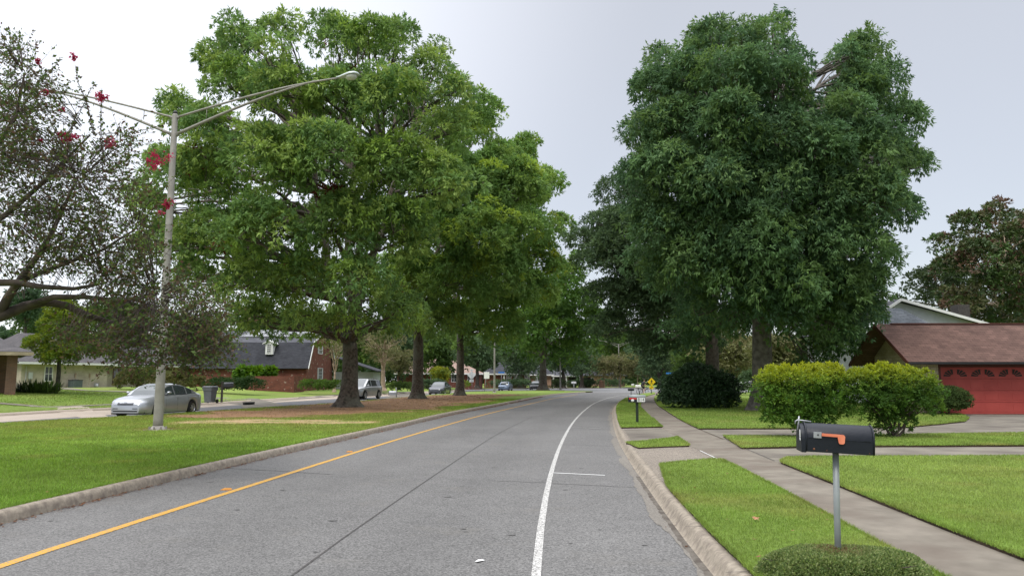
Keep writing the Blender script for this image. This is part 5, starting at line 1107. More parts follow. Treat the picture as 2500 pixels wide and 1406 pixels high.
    for i in range(len(gx)-1):
        xa, xb2 = gx[i], gx[i+1]; xm_ = (xa+xb2)/2
        for s in (1, -1):
            for j in range(5):
                q = [A[i][j], A[i+1][j], A[i+1][j+1], A[i][j+1]]; q = [(a, b*s, c) for a, b, c in q]
                if j == 0: tgt = panes['side_window'] if rw < xm_ < fw and not any(a < xm_ < b for a, b in pill) else rf
                elif j in (1, 2): tgt = rf
                else: tgt = panes['windscreen'] if xm_ > roof_end else panes['rear_window'] if xm_ < roof_start else rf
                tgt.add(q, [(0,1,2,3)], True)
    def weld(o_):
        bm = bmesh.new(); bm.from_mesh(o_.data); bmesh.ops.remove_doubles(bm, verts=bm.verts, dist=.0005); bmesh.ops.recalc_face_normals(bm, faces=bm.faces); bm.to_mesh(o_.data); bm.free()
        m_ = o_.modifiers.new('e', 'EDGE_SPLIT'); m_.split_angle = R(35); return o_
    weld(rf.build('roof', P, e))
    for k_, b_ in panes.items():
        if k_ == 'side_window':
            for s in (1, -1):
                mb = MB(); 
                for f in b_.f:
                    if b_.v[f[0]][1]*s > 0: mb.add([b_.v[i] for i in f], [(0,1,2,3)], True)
                weld(mb.build('side_window', M['car_glass'], e))
        else: weld(b_.build(k_, M['car_glass'], e))
    # wheels
    for xc in (xf, xr):
        for s in (1, -1):
            T = Matrix.Translation((xc, s*(hw-.105), R0)) @ Matrix.Rotation(-s*R(90), 4, 'X'); w_e = MB(); w_e.lathe([(R0*.62,-.10),(R0*.93,-.10),(R0,-.07),(R0,.07),(R0*.93,.10),(R0*.66,.105),(R0*.62,.06)], 28, T); tyre = w_e.build('tyre', M['rubber'], e)
            mb = MB(); mb.lathe([(R0*.66,.10),(R0*.60,.085),(R0*.58,.03)], 28, T)
            for k in range(7):
                a = 2*math.pi*k/7; d = Vector((math.cos(a), math.sin(a), 0)); q = Vector((-math.sin(a), math.cos(a), 0))
                mb.add([T @ (d*R0*.12-q*.035+Vector((0,0,.085))), T @ (d*R0*.12+q*.035+Vector((0,0,.085))), T @ (d*R0*.61+q*.022+Vector((0,0,.075))), T @ (d*R0*.61-q*.022+Vector((0,0,.075)))], [(0,1,2,3)])
            mb.lathe([(0,.095),(R0*.16,.09),(R0*.17,.07)], 12, T); mb.build('rim', M['rim'], tyre)
            mb = MB(); mb.lathe([(0,.035),(R0*.6,.035)], 20, T); mb.build('brake_disc', M['black'], tyre)
    # front and rear details follow the nose surface
    def nose(y, z, off=.004, s=1):
        ylim = hw*.70; c = hx-.30*(abs(y)/hw)**2.6*1.2
        zt = float(np.interp(c, tx, tz)); 
        return s*(c+off-max(0, (z-.56))*.55*(1 if s > 0 else .3))
    def plate_patch(nm, ys, zs_, mat, s=1, off=.012, ny=6, slope=None):
        mb = MB(); vs = []
        for z in zs_:
            for k in range(ny+1): y = ys[0]+(ys[1]-ys[0])*k/ny; vs.append((nose(y, z, off, s), y, z))
        m_ = ny+1; mb.add(vs, [(i*m_+k, i*m_+k+1, (i+1)*m_+k+1, (i+1)*m_+k) for i in range(len(zs_)-1) for k in range(ny)], True); return mb.build(nm, mat, e)
    up = .0 if kind == 'sedan' else .16
    def onbody(y, z, s=1):   # front surface x at given y,z by marching
        return None
    lampm = M['lamp_glass']
    # surface follower: find largest |x| station where the section reaches (y, z)
    def surf(y, z, s):
        best = s*hx*.6
        rng_ = V if s < 0 else V[::-1]
        for st in rng_:
            x = st[0][0]; zz = [p[2] for p in st]; yy = [p[1] for p in st]
            if zz[0] <= z <= zz[-1]-.002:
                wz = float(np.interp(z, zz, yy))
                if wz >= abs(y): best = x; break
        return best
    def patch(nm, y0, y1, z0, z1, s, mat, nyy=6, nz=4, off=.012, z0b=None, z1b=None):
        mb = MB(); vs = []
        for i in range(nz+1):
            for k in range(nyy+1):
                t = k/nyy; y = y0+(y1-y0)*t; za = z0+((z0b if z0b is not None else z0)-z0)*t; zc = z1+((z1b if z1b is not None else z1)-z1)*t; z = za+(zc-za)*i/nz; vs.append((surf(y, z, s)+s*off, y, z))
        m_ = nyy+1; mb.add(vs, [(i*m_+k, i*m_+k+1, (i+1)*m_+k+1, (i+1)*m_+k) for i in range(nz) for k in range(nyy)], True); return mb.build(nm, mat, e)
    for s in (1, -1):
        patch('headlight', s*hw*.48, s*hw*.92, .58+up, .67+up, 1, lampm, 8, 4, .014, .60+up, .80+up)
        patch('fog_light', s*hw*.62, s*hw*.72, .33+up, .39+up, 1, lampm, 3, 2, .016)
        patch('tail_light', s*hw*.55, s*hw*.93, .74+up, .92+up, -1, M['tail_red'], 6, 3, .014)
    patch('grille', -hw*.40, hw*.40, .565+up, .70+up, 1, M['grille'], 8, 3, .013)
    patch('air_intake', -hw*.72, hw*.72, .285+up*.6, .335+up*.6, 1, M['black'], 10, 2, .012)
    if emblem:
        gxp = surf(0, .655+up, 1)+.026; mb = MB(); K_ = 20
        mb.tube([(gxp, .058*math.cos(a), .655+up+.042*math.sin(a)) for a in [2*math.pi*k/K_ for k in range(K_+1)]], .0075, 6, False); mb.tube([(gxp, .02, .688+up), (gxp, -.018, .63+up), (gxp, .045, .628+up)], .008, 6); mb.build('emblem', M['chrome'], e)
        for s in (1, -1): patch('air_intake', s*hw*.36, s*hw*.62, .40, .43, 1, M['black'], 4, 2, .013)
    if plate: patch('licence_plate', -.15, .15, .44+up, .54+up, -1, M['white_paint'], 3, 2, .016)
    for s in (1, -1):
        mb = MB(); xm2 = fw+.02; zm = float(np.interp(xm2, tx, tz)); prof = [(-.075,.045,.045),(-.03,.07,.06),(.03,.075,.065),(.09,.05,.05),(.12,.02,.02)]; vs = []; n2 = 10
        for dx, ry_, rz2 in prof:
            for k in range(n2): a = 2*math.pi*k/n2; vs.append((xm2+dx, s*(hw+.06)+math.cos(a)*.10*(ry_/.075), zm+.09+math.sin(a)*rz2))
        mb.add(vs, [(i*n2+k, i*n2+(k+1) % n2, (i+1)*n2+(k+1) % n2, (i+1)*n2+k) for i in range(4) for k in range(n2)]+[tuple(range(n2)), tuple(4*n2+k for k in range(n2))], True)
        mb.bar((xm2+.03, s*(hw*.90), zm+.02), (xm2+.02, s*(hw+.02), zm+.07), .05, .03); mb.build('mirror', P, e)
        for xd in (-.12, -1.02):
            mb = MB(); w_ = hw*plan(xd); mb.bar((xd-.10, s*(w_*.985+.012), .83+up*.9), (xd+.10, s*(w_*.985+.012), .835+up*.9), .022, .028); mb.build('door_handle', P, e)
        mb = MB()
        for xd in (.85, -.06, -.98 if kind == 'sedan' else -1.05):
            pts = []
            for z in np.linspace(clr+.08, (.93 if kind == 'sedan' else 1.06), 7):
                st = V[min(range(len(V)), key=lambda i: abs(V[i][0][0]-xd))]; pts.append((xd, s*(float(np.interp(z, [p[2] for p in st], [p[1] for p in st]))+.001), z))
            mb.tube(pts, .0045, 4, False)
        mb.build('door_seam', M['black'], e)
    if kind != 'sedan':
        for s in (1, -1): mb = MB(); mb.tube([(-hx+.9, s*hw*.62, H-.0), (-hx+1.0, s*hw*.62, H+.05), (.1, s*hw*.62, H+.05), (.2, s*hw*.62, H-.0)], .018, 8); mb.build('roof_rail', M['grille'], e)
    return e
def heading(p, near):
    i = min(range(len(near)), key=lambda k: (near[k]-p).length); a = near[max(0, i-2)]; b = near[min(len(near)-1, i+2)]; d = a-b; return math.atan2(d.y, d.x)   # towards the camera
kf = kfar
p = V2(G(392, 1014.5)); hd = heading(p, kf)
c1 = V2((-16.15, 35.1)); car('sedan_car', 'silver sedan passing behind the nearest lamp pole on the left carriageway', 'car', (c1.x, c1.y, .004), R(-97), (0.40, 0.415, 0.44), 4.85, 1.82, 1.45, emblem=True)
car('suv_car', 'silver sport utility vehicle half hidden by the largest oak trunk', 'car', (-13.15, 67.6, .004), R(-105), (0.40, 0.41, 0.41), 4.8, 1.91, 1.74, 'suv')
car('sedan_car', 'dark grey sedan between the second and third median oaks', 'car', (-8.25, 88.0, .004), R(-98), (0.075, 0.08, 0.09), 4.8, 1.82, 1.46)
car('sedan_car', 'pale blue sedan right of the second lamp pole', 'car', (-1.05, 123.5, .004), R(-99), (0.22, 0.29, 0.40), 4.7, 1.8, 1.45)
car('sedan_car', 'small black car behind the farthest median oak trunk', 'car', (4.2, 136, .0), R(-99), (0.03, 0.03, 0.032), 4.5, 1.8, 1.5)
car('sedan_car', 'white car barely seen through the gap left of the big right trunk', 'car', (33.0, 107.5, .17), R(160), (0.6, 0.6, 0.6), 4.5, 1.8, 1.45)

# ---------------------------------------------------------------- houses
def slab_roof(mb, quad, th=.12):   # a roof plane with thickness (quad corners in order)
    q = [Vector(p) for p in quad]; n = (q[1]-q[0]).cross(q[-1]-q[0]).normalized(); n = n if n.z > 0 else -n; k = len(q)
    vs = q+[p-n*th for p in q]; mb.add(vs, [tuple(range(k)), tuple(range(2*k-1, k-1, -1))]+[(i, (i+1) % k, k+(i+1) % k, k+i) for i in range(k)])
def window(parent, x0, x1, z0, z1, y, nx=2, nz=2, frame='white_paint', shutters=None, axis='x', fw=.06, s=-1):
    """window in the wall plane y (faces s*y); axis 'x': the wall runs along x, 'y': along y"""
    def T(a, b, c): return (a, b, c) if axis == 'x' else (b, a, c)
    def bx_(mb, a0, a1, b0, b1, c0, c1):
        p = [T(a, b, c) for a, b, c in ((a0,b0,c0),(a1,b0,c0),(a1,b1,c0),(a0,b1,c0),(a0,b0,c1),(a1,b0,c1),(a1,b1,c1),(a0,b1,c1))]; mb.add(p, [(0,3,2,1),(4,5,6,7),(0,1,5,4),(1,2,6,5),(2,3,7,6),(3,0,4,7)])
    o1, o2 = sorted((y+s*.05, y-s*.03)); mb = MB()
    for a0, a1, c0, c1 in ((x0-fw,x1+fw,z0-fw,z0),(x0-fw,x1+fw,z1,z1+fw),(x0-fw,x0,z0,z1),(x1,x1+fw,z0,z1)): bx_(mb, a0, a1, o1, o2, c0, c1)
    o1, o2 = sorted((y+s*.035, y-s*.02))
    for i in range(1, nx): a = x0+(x1-x0)*i/nx; bx_(mb, a-.02, a+.02, o1, o2, z0, z1)
    for i in range(1, nz): c = z0+(z1-z0)*i/nz; bx_(mb, x0, x1, o1+.001, o2-.001, c-.02, c+.02)
    f = mb.build('window', M[frame], parent); o1, o2 = sorted((y+s*.018, y-s*.01)); mb = MB(); bx_(mb, x0, x1, o1, o2, z0, z1); mb.build('pane', M['glass'], f)
    if shutters:
        for a0, a1 in ((x0-fw-shutters, x0-fw-.01), (x1+fw+.01, x1+fw+shutters)):
            o1, o2 = sorted((y+s*.045, y-s*.01)); mb = MB(); bx_(mb, a0, a1, o1, o2, z0-.05, z1+.05)
            mb.build('shutter', M['shutter'], f)
    return f
def block(name, e, mat, x0, x1, y0, y1, z0, z1): mb = MB(); mb.box(x0, x1, y0, y1, z0, z1); return mb.build(name, M[mat], e)
# --- garage on the right: gable end towards the road, red door towards the camera
def garage():
    Ye = 33.2; Xg = W(2217, 883, Ye).x; ze = W(2217, 883, Ye).z; Yr = 36.1; zr_ = W(2142, 791, Yr).z; Xr = Xg; Yb = 2*Yr-Ye
    z0 = .13; e = empty('garage', (Xg, Ye, z0), 0, 'cream garage with red door and brown shingle roof at right', 'garage')
    y0 = .75; x0 = .95; Wd = 9.5; yr = Yr-Ye; yb = Yb-Ye; hz = ze-z0; hr = zr_-z0; sl = (hr-hz)/yr; zw = hz+sl*y0-.12
    X_door = W(2297, 900, Ye+y0).x-Xg
    block('wall', e, 'stone', x0, X_door-.12, y0, y0+.25, 0, zw); block('wall', e, 'stone', x0, x0+.25, y0+.26, yb-y0, 0, zw)
    mb = MB(); mb.add([(x0, y0+.0, zw), (x0, yb-y0, zw), (x0, yr, hr-.16), (x0+.2, y0, zw), (x0+.2, yb-y0, zw), (x0+.2, yr, hr-.16)], [(0,2,1),(3,4,5),(0,1,4,3),(1,2,5,4),(2,0,3,5)]); mb.build('gable', M['brick_tan'], e)
    block('wall', e, 'stone', x0+.26, 11.5, yb-y0-.2, yb-y0-.01, 0, zw); block('wall', e, 'stone', 11.52, 11.8, y0, yb-y0, 0, zw)
    block('wall', e, 'stone', X_door+5.25, 11.5, y0, y0+.25, 0, zw)
    rf = MB(); slab_roof(rf, [(0,0,hz),(13,0,hz),(13,yr,hr),(0,yr,hr)], .10); slab_roof(rf, [(0,yr+.004,hr),(13,yr+.004,hr),(13,yb,hz),(0,yb,hz)], .10); r_ = rf.build('roof', M['sh_brown'], e)
    mb = MB(); mb.bar((.8,yr,hr+.015), (13,yr,hr+.015), .22, .05); mb.build('ridge_cap', M['trim_brown'], r_)
    mb = MB(); mb.box(-.005, 13, -.03, -.004, hz-.10, hz-.005); mb.build('gutter', M['black'], r_)
    mb = MB()
    for ya, za, yb_, zb2 in ((-.01, hz-.06, yr, hr-.05), (yb+.01, hz-.06, yr, hr-.05)): mb.bar((-.015, ya, za), (-.015, yb_, zb2), .035, .16)
    mb.build('barge_board', M['trim_brown'], r_)
    mb = MB(); mb.add([(0,.02,hz-.12),(0,y0,hz+sl*y0-.13),(13,y0,hz+sl*y0-.13),(13,.02,hz-.12)], [(0,1,2,3)]); mb.build('soffit', M['trim_brown'], e)
    # lintel and door
    dh = W(2400, 896, Ye+y0+.15).z-z0
    block('lintel', e, 'trim_brown', X_door-.12, X_door+5.25, y0+.02, y0+.2, dh, zw); block('door_jamb', e, 'trim_brown', X_door-.12, X_door, y0+.02, y0+.25, 0, dh); block('door_jamb', e, 'trim_brown', X_door+5.0, X_door+5.25, y0+.02, y0+.25, 0, dh)
    mb = MB(); ny = 4; ph = dh/ny
    for i in range(ny): mb.box(X_door, X_door+5.0, y0+.13, y0+.19, i*ph+.006, (i+1)*ph-.004)
    for i in range(ny):
        for k in range(8):
            a = X_door+.1+k*.615; 
            if i < 3: mb.box(a, a+.5, y0+.122, y0+.1295, i*ph+.10, (i+1)*ph-.10)
    d = mb.build('garage_door', M['door_red'], e, .004)
    mb = MB(); mb.box(X_door, X_door+5.0, y0+.192, y0+.2, 0.0, dh); mb.build('door_lining', M['trim_brown'], e)
    for k in range(8):   # fan lights, left and right halves of each sunburst
        a = X_door+.16+k*.615; left = k % 2 == 0; mb = MB(); cx = a+.44 if left else a; zc = 3*ph+.10
        for j in range(4):
            t0 = R(2+j*23); t1 = R(2+j*23+17); s = -1 if left else 1; P = [(cx+s*math.cos(t)*q*1.25, y0+.118, zc+math.sin(t)*q*.92) for q, t in ((.11,t0),(.35,t0),(.35,t1),(.11,t1))]
            P2 = [(x, y0+.128, z) for x, y, z in P]; mb.add(P+P2, [(0,1,2,3),(7,6,5,4),(0,4,5,1),(1,5,6,2),(2,6,7,3),(3,7,4,0)])
        mb.build('fan_light', M['dark_void'], d)
    mb = MB(); mb.tube([(X_door+1.42, y0+.12, 2*ph-ph*.9), (X_door+1.42, y0+.09, 2*ph-ph*.9), (X_door+1.42, y0+.09, 2*ph-ph*.72), (X_door+1.42, y0+.12, 2*ph-ph*.72)], .012, 6); mb.build('handle', M['black'], d)
garage()
def back_house():
    Yf = 48; e0 = W(2200, 728, Yf); e = empty('house', (e0.x, Yf, .15), 0, 'white trimmed grey house whose gable rises behind the garage roof', 'house')
    def Q(px, py, Y=Yf): p = W(px, py, Y); return (p.x-e0.x, Y-Yf, p.z-.15)
    A = Q(2200, 731); Lf = Q(2158, 760); Rt = Q(2372, 779); zt = A[2]
    Le = (-3.2, 0, zt-2.4); Re = (Rt[0]+1.5, 0, Rt[2]-.45)
    mb = MB(); mb.box(-2.6, 4.9, .8, 9, 0, zt-2.2); mb.build('wall', M['stucco'], e)
    mb = MB(); mb.add([(Lf[0]-.4, .5, zt-2.2), (Re[0]+.3, .5, zt-2.2), (Re[0]-.2, .5, Re[2]+.1), (0, .5, zt-.12), (Lf[0], .5, Lf[2]-.05)], [(0,1,2,3,4)]); mb.build('gable', M['stucco'], e)
    mb = MB(); mb.bar(Lf, (0.02, 0, zt), .05, .16); mb.build('barge_board', M['white_paint'], e)
    mb = MB(); mb.bar((0.0, 0.003, zt), Re, .05, .17); mb.build('barge_board', M['white_paint'], e)
    r_ = MB(); slab_roof(r_, [(0,0,zt+.07),(Re[0],0,Re[2]+.07),(Re[0],9,Re[2]+.07),(0,9,zt+.07)], .1); slab_roof(r_, [(0,0,zt+.07),(0,9,zt+.07),(-3.2,9,zt-1.9),(-3.2,1.4,zt-1.9),(Lf[0],0,Lf[2]+.07)], .1); r_.build('roof', M['sh_grey'], e)
    # lower shingled hip in front of the gable
    a = Q(2190, 748, 46.5); b = Q(2222, 748, 46.5); c = Q(2140, 812, 44.8); d = Q(2320, 815, 44.8)
    r_ = MB(); r_.add([c, d, (b[0], b[1]+1.2, b[2]), (a[0], a[1]+1.2, a[2])], [(0,1,2,3)]); r_.add([d, (d[0]+1.2, 2.5, d[2]), (b[0], b[1]+1.2, b[2])], [(0,1,2)]); r_.build('lower_roof', M['sh_blue'], e)
    c0 = Q(2348, 748, 50); block('chimney', e, 'wood_dark', c0[0]-.35, c0[0]+.40, 1.8, 2.7, 3.0, Q(2348, 744, 50)[2])
back_house()
# --- ranch house, white painted brick, along the street
def ranch():
    A = Vector((W(50, 930, 68).x, 68, .85)); e = empty('ranch_house', A, R(62), 'long white brick ranch house with low grey hipped roof and porch, far left', 'house')
    ze = W(50, 884, 68).z-.85; zs = ze-.12; L1_, L2_ = 8.2, 31.0
    block('wall', e, 'brick_cream', 0, L1_, 0, 9, -.9, zs); block('wall', e, 'brick_cream', L1_+.003, 24.5, 2.0, 9, -.9, zs)
    def eave(x0, x1, y): mb = MB(); mb.box(x0, x1, y-.04, y, ze-.16, ze+.03); mb.build('fascia', M['white_paint'], e)
    eave(-.6, L1_+.6, -.62); eave(L1_+.603, L2_, 1.1)
    mb = MB(); mb.box(L1_+.6, L1_+.64, -.6, 1.1, ze-.16, ze+.03); mb.box(L2_, L2_+.04, 1.1, 9.5, ze-.16, ze+.03); mb.build('fascia', M['white_paint'], e)
    mb = MB(); mb.box(-.59, L1_+.59, -.6, .0, ze-.13, ze-.09); mb.box(L1_+.61, L2_-.01, 1.12, 2.0, ze-.13, ze-.09); mb.box(24.5, L2_-.01, 2.01, 9.4, ze-.135, ze-.095); mb.build('soffit', M['white_paint'], e)
    r_ = MB(); zr_ = ze+2.9
    slab_roof(r_, [(-.62,-.64,ze+.05),(L1_+.62,-.64,ze+.05),(5.2,5.0,zr_),(2.6,5.0,zr_)]); slab_roof(r_, [(L1_+.62,-.64,ze+.05),(L1_+.62,1.0,ze+.05),(5.2,5.0,zr_)])
    slab_roof(r_, [(L1_+.62,1.0,ze+.05),(L2_+.05,1.06,ze+.05),(L2_-4.2,5.3,ze+2.1),(6.0,5.3,ze+2.1)]); slab_roof(r_, [(L2_+.05,1.06,ze+.05),(L2_+.05,9.5,ze+.05),(L2_-4.2,5.3,ze+2.1)])
    slab_roof(r_, [(-.62,-.64,ze+.05),(2.6,5.0,zr_),(2.6,5.6,zr_),(-.62,10,ze+.05)]); slab_roof(r_, [(-.62,10,ze+.05),(L2_,10,ze+.05),(L2_-4.2,5.3,ze+2.1),(5.2,5.6,zr_),(2.6,5.6,zr_)])
    r_.build('roof', M['sh_ranch'], e)
    # taller rear wing
    W2 = MB(); zc = ze+3.4; slab_roof(W2, [(-9,8,ze+1.6),(4,8,ze+1.6),(2,13,zc+.9),(-6,13,zc+.9)]); slab_roof(W2, [(4,8,ze+1.6),(4,18,ze+1.6),(2,13,zc+.9)]); slab_roof(W2, [(4,18,ze+1.6),(-9,18,ze+1.6),(-6,13,zc+.9),(2,13,zc+.9)]); slab_roof(W2, [(-9,18,ze+1.6),(-9,8,ze+1.6),(-6,13,zc+.9)]); W2.build('roof', M['sh_ranch'], e)
    block('wall', e, 'brick_cream', -8.4, 3.4, 9.01, 17.4, -.9, ze+1.5)
    mb = MB(); mb.box(-9, 4, 7.93, 7.97, ze+1.42, ze+1.62); mb.build('fascia', M['white_paint'], e)
    window(e, 2.1, 2.75, .75, 2.0, 0); 
    for a in (10.2, 14.6): window(e, a, a+1.5, .45, 1.95, 2.0, 2, 1, 'trim_brown')
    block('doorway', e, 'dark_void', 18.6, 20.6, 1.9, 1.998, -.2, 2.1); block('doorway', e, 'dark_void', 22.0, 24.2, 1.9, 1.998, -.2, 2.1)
    block('porch_floor', e, 'walk', 17, 30.6, 1.2, 9, -.9, -.15)
    for x in (21.3, 25.0, 30.2): block('porch_post', e, 'stucco', x, x+.28, 1.35, 1.6, -.15, ze-.135)
    mb = MB(); mb.box(.6, .95, -.14, -.001, .9, 1.5); mb.tube([(.75,-.06,-.4),(.75,-.06,.9)], .03, 6); mb.tube([(.4,-.04,-.4),(.4,-.04,2.1)], .025, 6); mb.build('electric_meter', M['sign_back'], e)
    for x in (4.9, 6.3): mb = MB(); mb.box(x, x+.12, -.08, -.001, 1.05, 1.45); mb.tube([(x+.06,-.06,1.05),(x-.1,-.3,.7),(x-.3,-.5,.35)], .02, 6); mb.build('electric_box', M['bark_pale'], e)
    # air conditioner, gas meter: separate things by the wall
    Mt = Matrix.Translation(A) @ Matrix.Rotation(R(62), 4, 'Z')
    p = Mt @ Vector((4.55, -.75, -.1)); a = empty('air_conditioner', p, R(62), 'grey green air conditioner unit against the white brick wall', 'air conditioner')
    mb = MB(); mb.box(-.48, .48, -.45, .45, -.2, .08); mb.build('pad', M['walk'], a)
    mb = MB(); mb.box(-.44, .44, -.41, .41, .08, .86); 
    for k in range(10): x = -.40+k*.083; mb.box(x, x+.03, -.43, -.411, .12, .82); mb.box(-.46, -.441, x*.93, x*.93+.03, .12, .82)
    mb.build('cabinet', M['ac'], a); mb = MB(); mb.box(-.46, .46, -.43, .43, .86, .93); mb.lathe([(.3,.935),(.3,.96),(.1,.975),(0,.975)], 20); mb.build('top_grille', M['grille'], a)
    p = Mt @ Vector((7.0, -.25, 0)); g = empty('gas_meter', p, R(62), 'small grey gas meter with bent pipes low on the white brick wall', 'meter')
    mb = MB(); mb.lathe([(0,.1),(.14,.12),(.16,.25),(.14,.42),(0,.44)], 12); mb.build('meter_body', M['sign_back'], g); mb = MB(); mb.tube([(-.25,0,-.3),(-.25,0,.5),(-.1,0,.55),(0,0,.44)], .03, 6); mb.tube([(.05,0,.44),(.2,0,.55),(.25,.1,.2)], .03, 6); mb.build('pipe', M['post_grey'], g)
ranch()
# --- brick porch of the nearest left house
def porch_house():
    Y = 50; c = W(78, 862, Y); e = empty('brick_house', (c.x, Y, .55), R(36), 'brown brick house with shaded entry, cut by the left edge', 'house'); ze = c.z-.55
    def X(px): return W(px, 900, Y).x-c.x
    r_ = MB(); slab_roof(r_, [(.1,-.1,ze+.08),(-14,-.1,ze+.12),(-14,6,ze+2.2),(-5,6,ze+2.2)]); slab_roof(r_, [(.1,-.1,ze+.08),(.1,12,ze+.08),(-5,6,ze+2.2)]); slab_roof(r_, [(.1,12,ze+.08),(-14,12,ze+.08),(-14,6,ze+2.2),(-5,6,ze+2.2)]); r_.build('roof', M['sh_ranch'], e)
    mb = MB(); mb.box(-14, .1, -.15, -.1, ze-.16, ze+.06); mb.build('fascia', M['brick_tan'], e); mb = MB(); mb.box(-14, .08, -.1, 2.2, ze-.13, ze-.08); mb.build('soffit', M['trim_brown'], e)
    block('wall', e, 'brick_mix', X(26), X(48), .4, .8, -.8, ze-.135); block('wall', e, 'brick_mix', -14, X(48), 2.2, 10, -.8, ze-.135)
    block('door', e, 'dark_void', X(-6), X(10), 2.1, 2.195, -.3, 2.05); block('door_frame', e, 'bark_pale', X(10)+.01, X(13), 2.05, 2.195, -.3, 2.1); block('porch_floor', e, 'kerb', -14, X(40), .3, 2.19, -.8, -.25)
porch_house()
# --- barn roofed brick house with solar panels
def barn_house():
    Y0 = 85.0; zb_ = .65; x1 = W(753, 899, Y0).x; e = empty('barn_roof_house', (x1, Y0, zb_), 0, 'red brick house with steep dark barn roof, white dormer and solar panels', 'house')
    ze = W(753, 899, Y0).z-zb_; Yk = 2.0; zk = W(766, 836, Y0+Yk).z-zb_; Yr = 6.6; zr_ = W(775, 808, Y0+Yr).z-zb_; D = 2*Yr; Lx = -15.5
    block('wall', e, 'brick_red', Lx+.5, -.35, .45, D-.45, -1.0, ze-.05)
    mb = MB(); g = [(.45, ze-.05), (Yk+.12, zk-.18), (Yr, zr_-.16), (D-Yk-.12, zk-.18), (D-.45, ze-.05)]; mb.add([(-.35, a, b) for a, b in g]+[(-.65, a, b) for a, b in g], [(0,1,2,3,4),(9,8,7,6,5)]+[(i, (i+1) % 5, 5+(i+1) % 5, 5+i) for i in range(5)]); mb.build('gable', M['brick_red'], e)
    r1 = MB(); slab_roof(r1, [(Lx,0,ze),(0,0,ze),(0,Yk,zk),(Lx,Yk,zk)], .14); slab_roof(r1, [(Lx,D,ze),(0,D,ze),(0,D-Yk,zk),(Lx,D-Yk,zk)], .14); r1.build('roof', M['sh_dark'], e)
    r2 = MB(); slab_roof(r2, [(Lx,Yk,zk+.02),(0,Yk,zk+.02),(0,Yr,zr_),(Lx,Yr,zr_)], .12); slab_roof(r2, [(Lx,D-Yk,zk+.02),(0,D-Yk,zk+.02),(0,Yr+.004,zr_),(Lx,Yr+.004,zr_)], .12); upper = r2.build('upper_roof', M['sh_grey'], e)
    mb = MB()
    for (a, b, c, d) in ((-.02,ze,Yk,zk),(Yk,zk,Yr,zr_),(D+.02,ze,D-Yk,zk),(D-Yk,zk,Yr,zr_)): mb.bar((.02, a, b-.07), (.02, c, d-.07), .05, .2)
    mb.build('barge_board', M['white_paint'], e)
    n = Vector((0, -(zr_-zk), Yr-Yk)).normalized()
    def pt(x, t): return Vector((x, Yk+(Yr-Yk)*t, zk+.02+(zr_-zk)*t))+n*.10
    for px0, px1 in ((588,622),(624,648),(652,676),(678,698),(702,717),(718,733),(734,749),(750,768)):
        a = W(px0, 818, Y0+4).x-x1; b = W(px1, 818, Y0+4).x-x1; q = [pt(a,.42),pt(b,.42),pt(b+.65,.97),pt(a+.65,.97)]
        mb = MB(); slab_roof(mb, q, .05); f = mb.build('solar_panel', M['solar'], upper)
        mb = MB(); [mb.bar(q[i]+n*.01, q[(i+1) % 4]+n*.01, .07, .07) for i in range(4)]; mb.build('panel_frame', M['sign_back'], upper)
    # dormer
    dx = W(652, 850, Y0).x-x1; zb2 = W(652, 865, Y0+.8).z-zb_; zt = W(652, 838, Y0+.8).z-zb_; zp = W(652, 829.5, Y0+.5).z-zb_
    d = MB(); d.box(dx-.42, dx+.42, .72, 3.0, zb2, zt); d.add([(dx-.42,.72,zt),(dx+.42,.72,zt),(dx,.72,zp-.1)], [(0,1,2)]); dm = d.build('dormer', M['white_paint'], e)
    mb = MB(); slab_roof(mb, [(dx-.72,.5,zt-.03),(dx,.5,zp),(dx,3.4,zp),(dx-.72,3.4,zt-.03)], .08); slab_roof(mb, [(dx+.72,.5,zt-.03),(dx+.004,.5,zp),(dx+.004,3.4,zp),(dx+.72,3.4,zt-.03)], .08); mb.build('dormer_roof', M['white_paint'], dm)
    window(e, dx-.19, dx+.19, zb2+.25, zt-.12, .715, 2, 4, 'white_paint', fw=.04)
    wy = (W(783, 853, 91).x, 0); yc = Yr-.1
    window(e, yc-.75, yc+.55, W(783,863,91.5).z-zb_, W(783,845,91.5).z-zb_, -.35, 3, 2, 'white_paint', .45, 'y', s=1)
    window(e, yc-.7, yc+.9, W(783,924,91.5).z-zb_, W(783,899,91.5).z-zb_, -.35, 3, 3, 'shutter', .4, 'y', s=1)
    window(e, W(642,908,Y0).x-x1-.4, W(642,908,Y0).x-x1+.35, ze-.9, ze-.15, .45, 2, 2)
    # right wing, white edged lower roof
    mb = MB(); slab_roof(mb, [(-.34,D-1,ze+1.8),(5.5,D-1,ze-.1),(5.5,D+6,ze-.1),(-.34,D+6,ze+1.8)]); mb.build('wing_roof', M['sh_dark'], e); block('wing_wall', e, 'shutter', -.3, 4.8, D+.2, D+5.5, -1, ze-.25)
    w_ = MB(); X0 = W(600, 930, 80).x-x1; X1 = W(712, 930, 80).x-x1; zt2 = W(700, 918, 80).z-zb_
    w_.box(X0, X1, -5.0, -4.75, -1.0, zt2); w_.box(X1+.003, X1+.25, -5.0, -1.0, -1.0, zt2+.02); o_ = w_.build('garden_wall', M['brick_red']); o_.location = (x1, Y0, zb_); tag(o_, 'low red brick garden wall in front of the barn roofed house', 'wall')
barn_house()
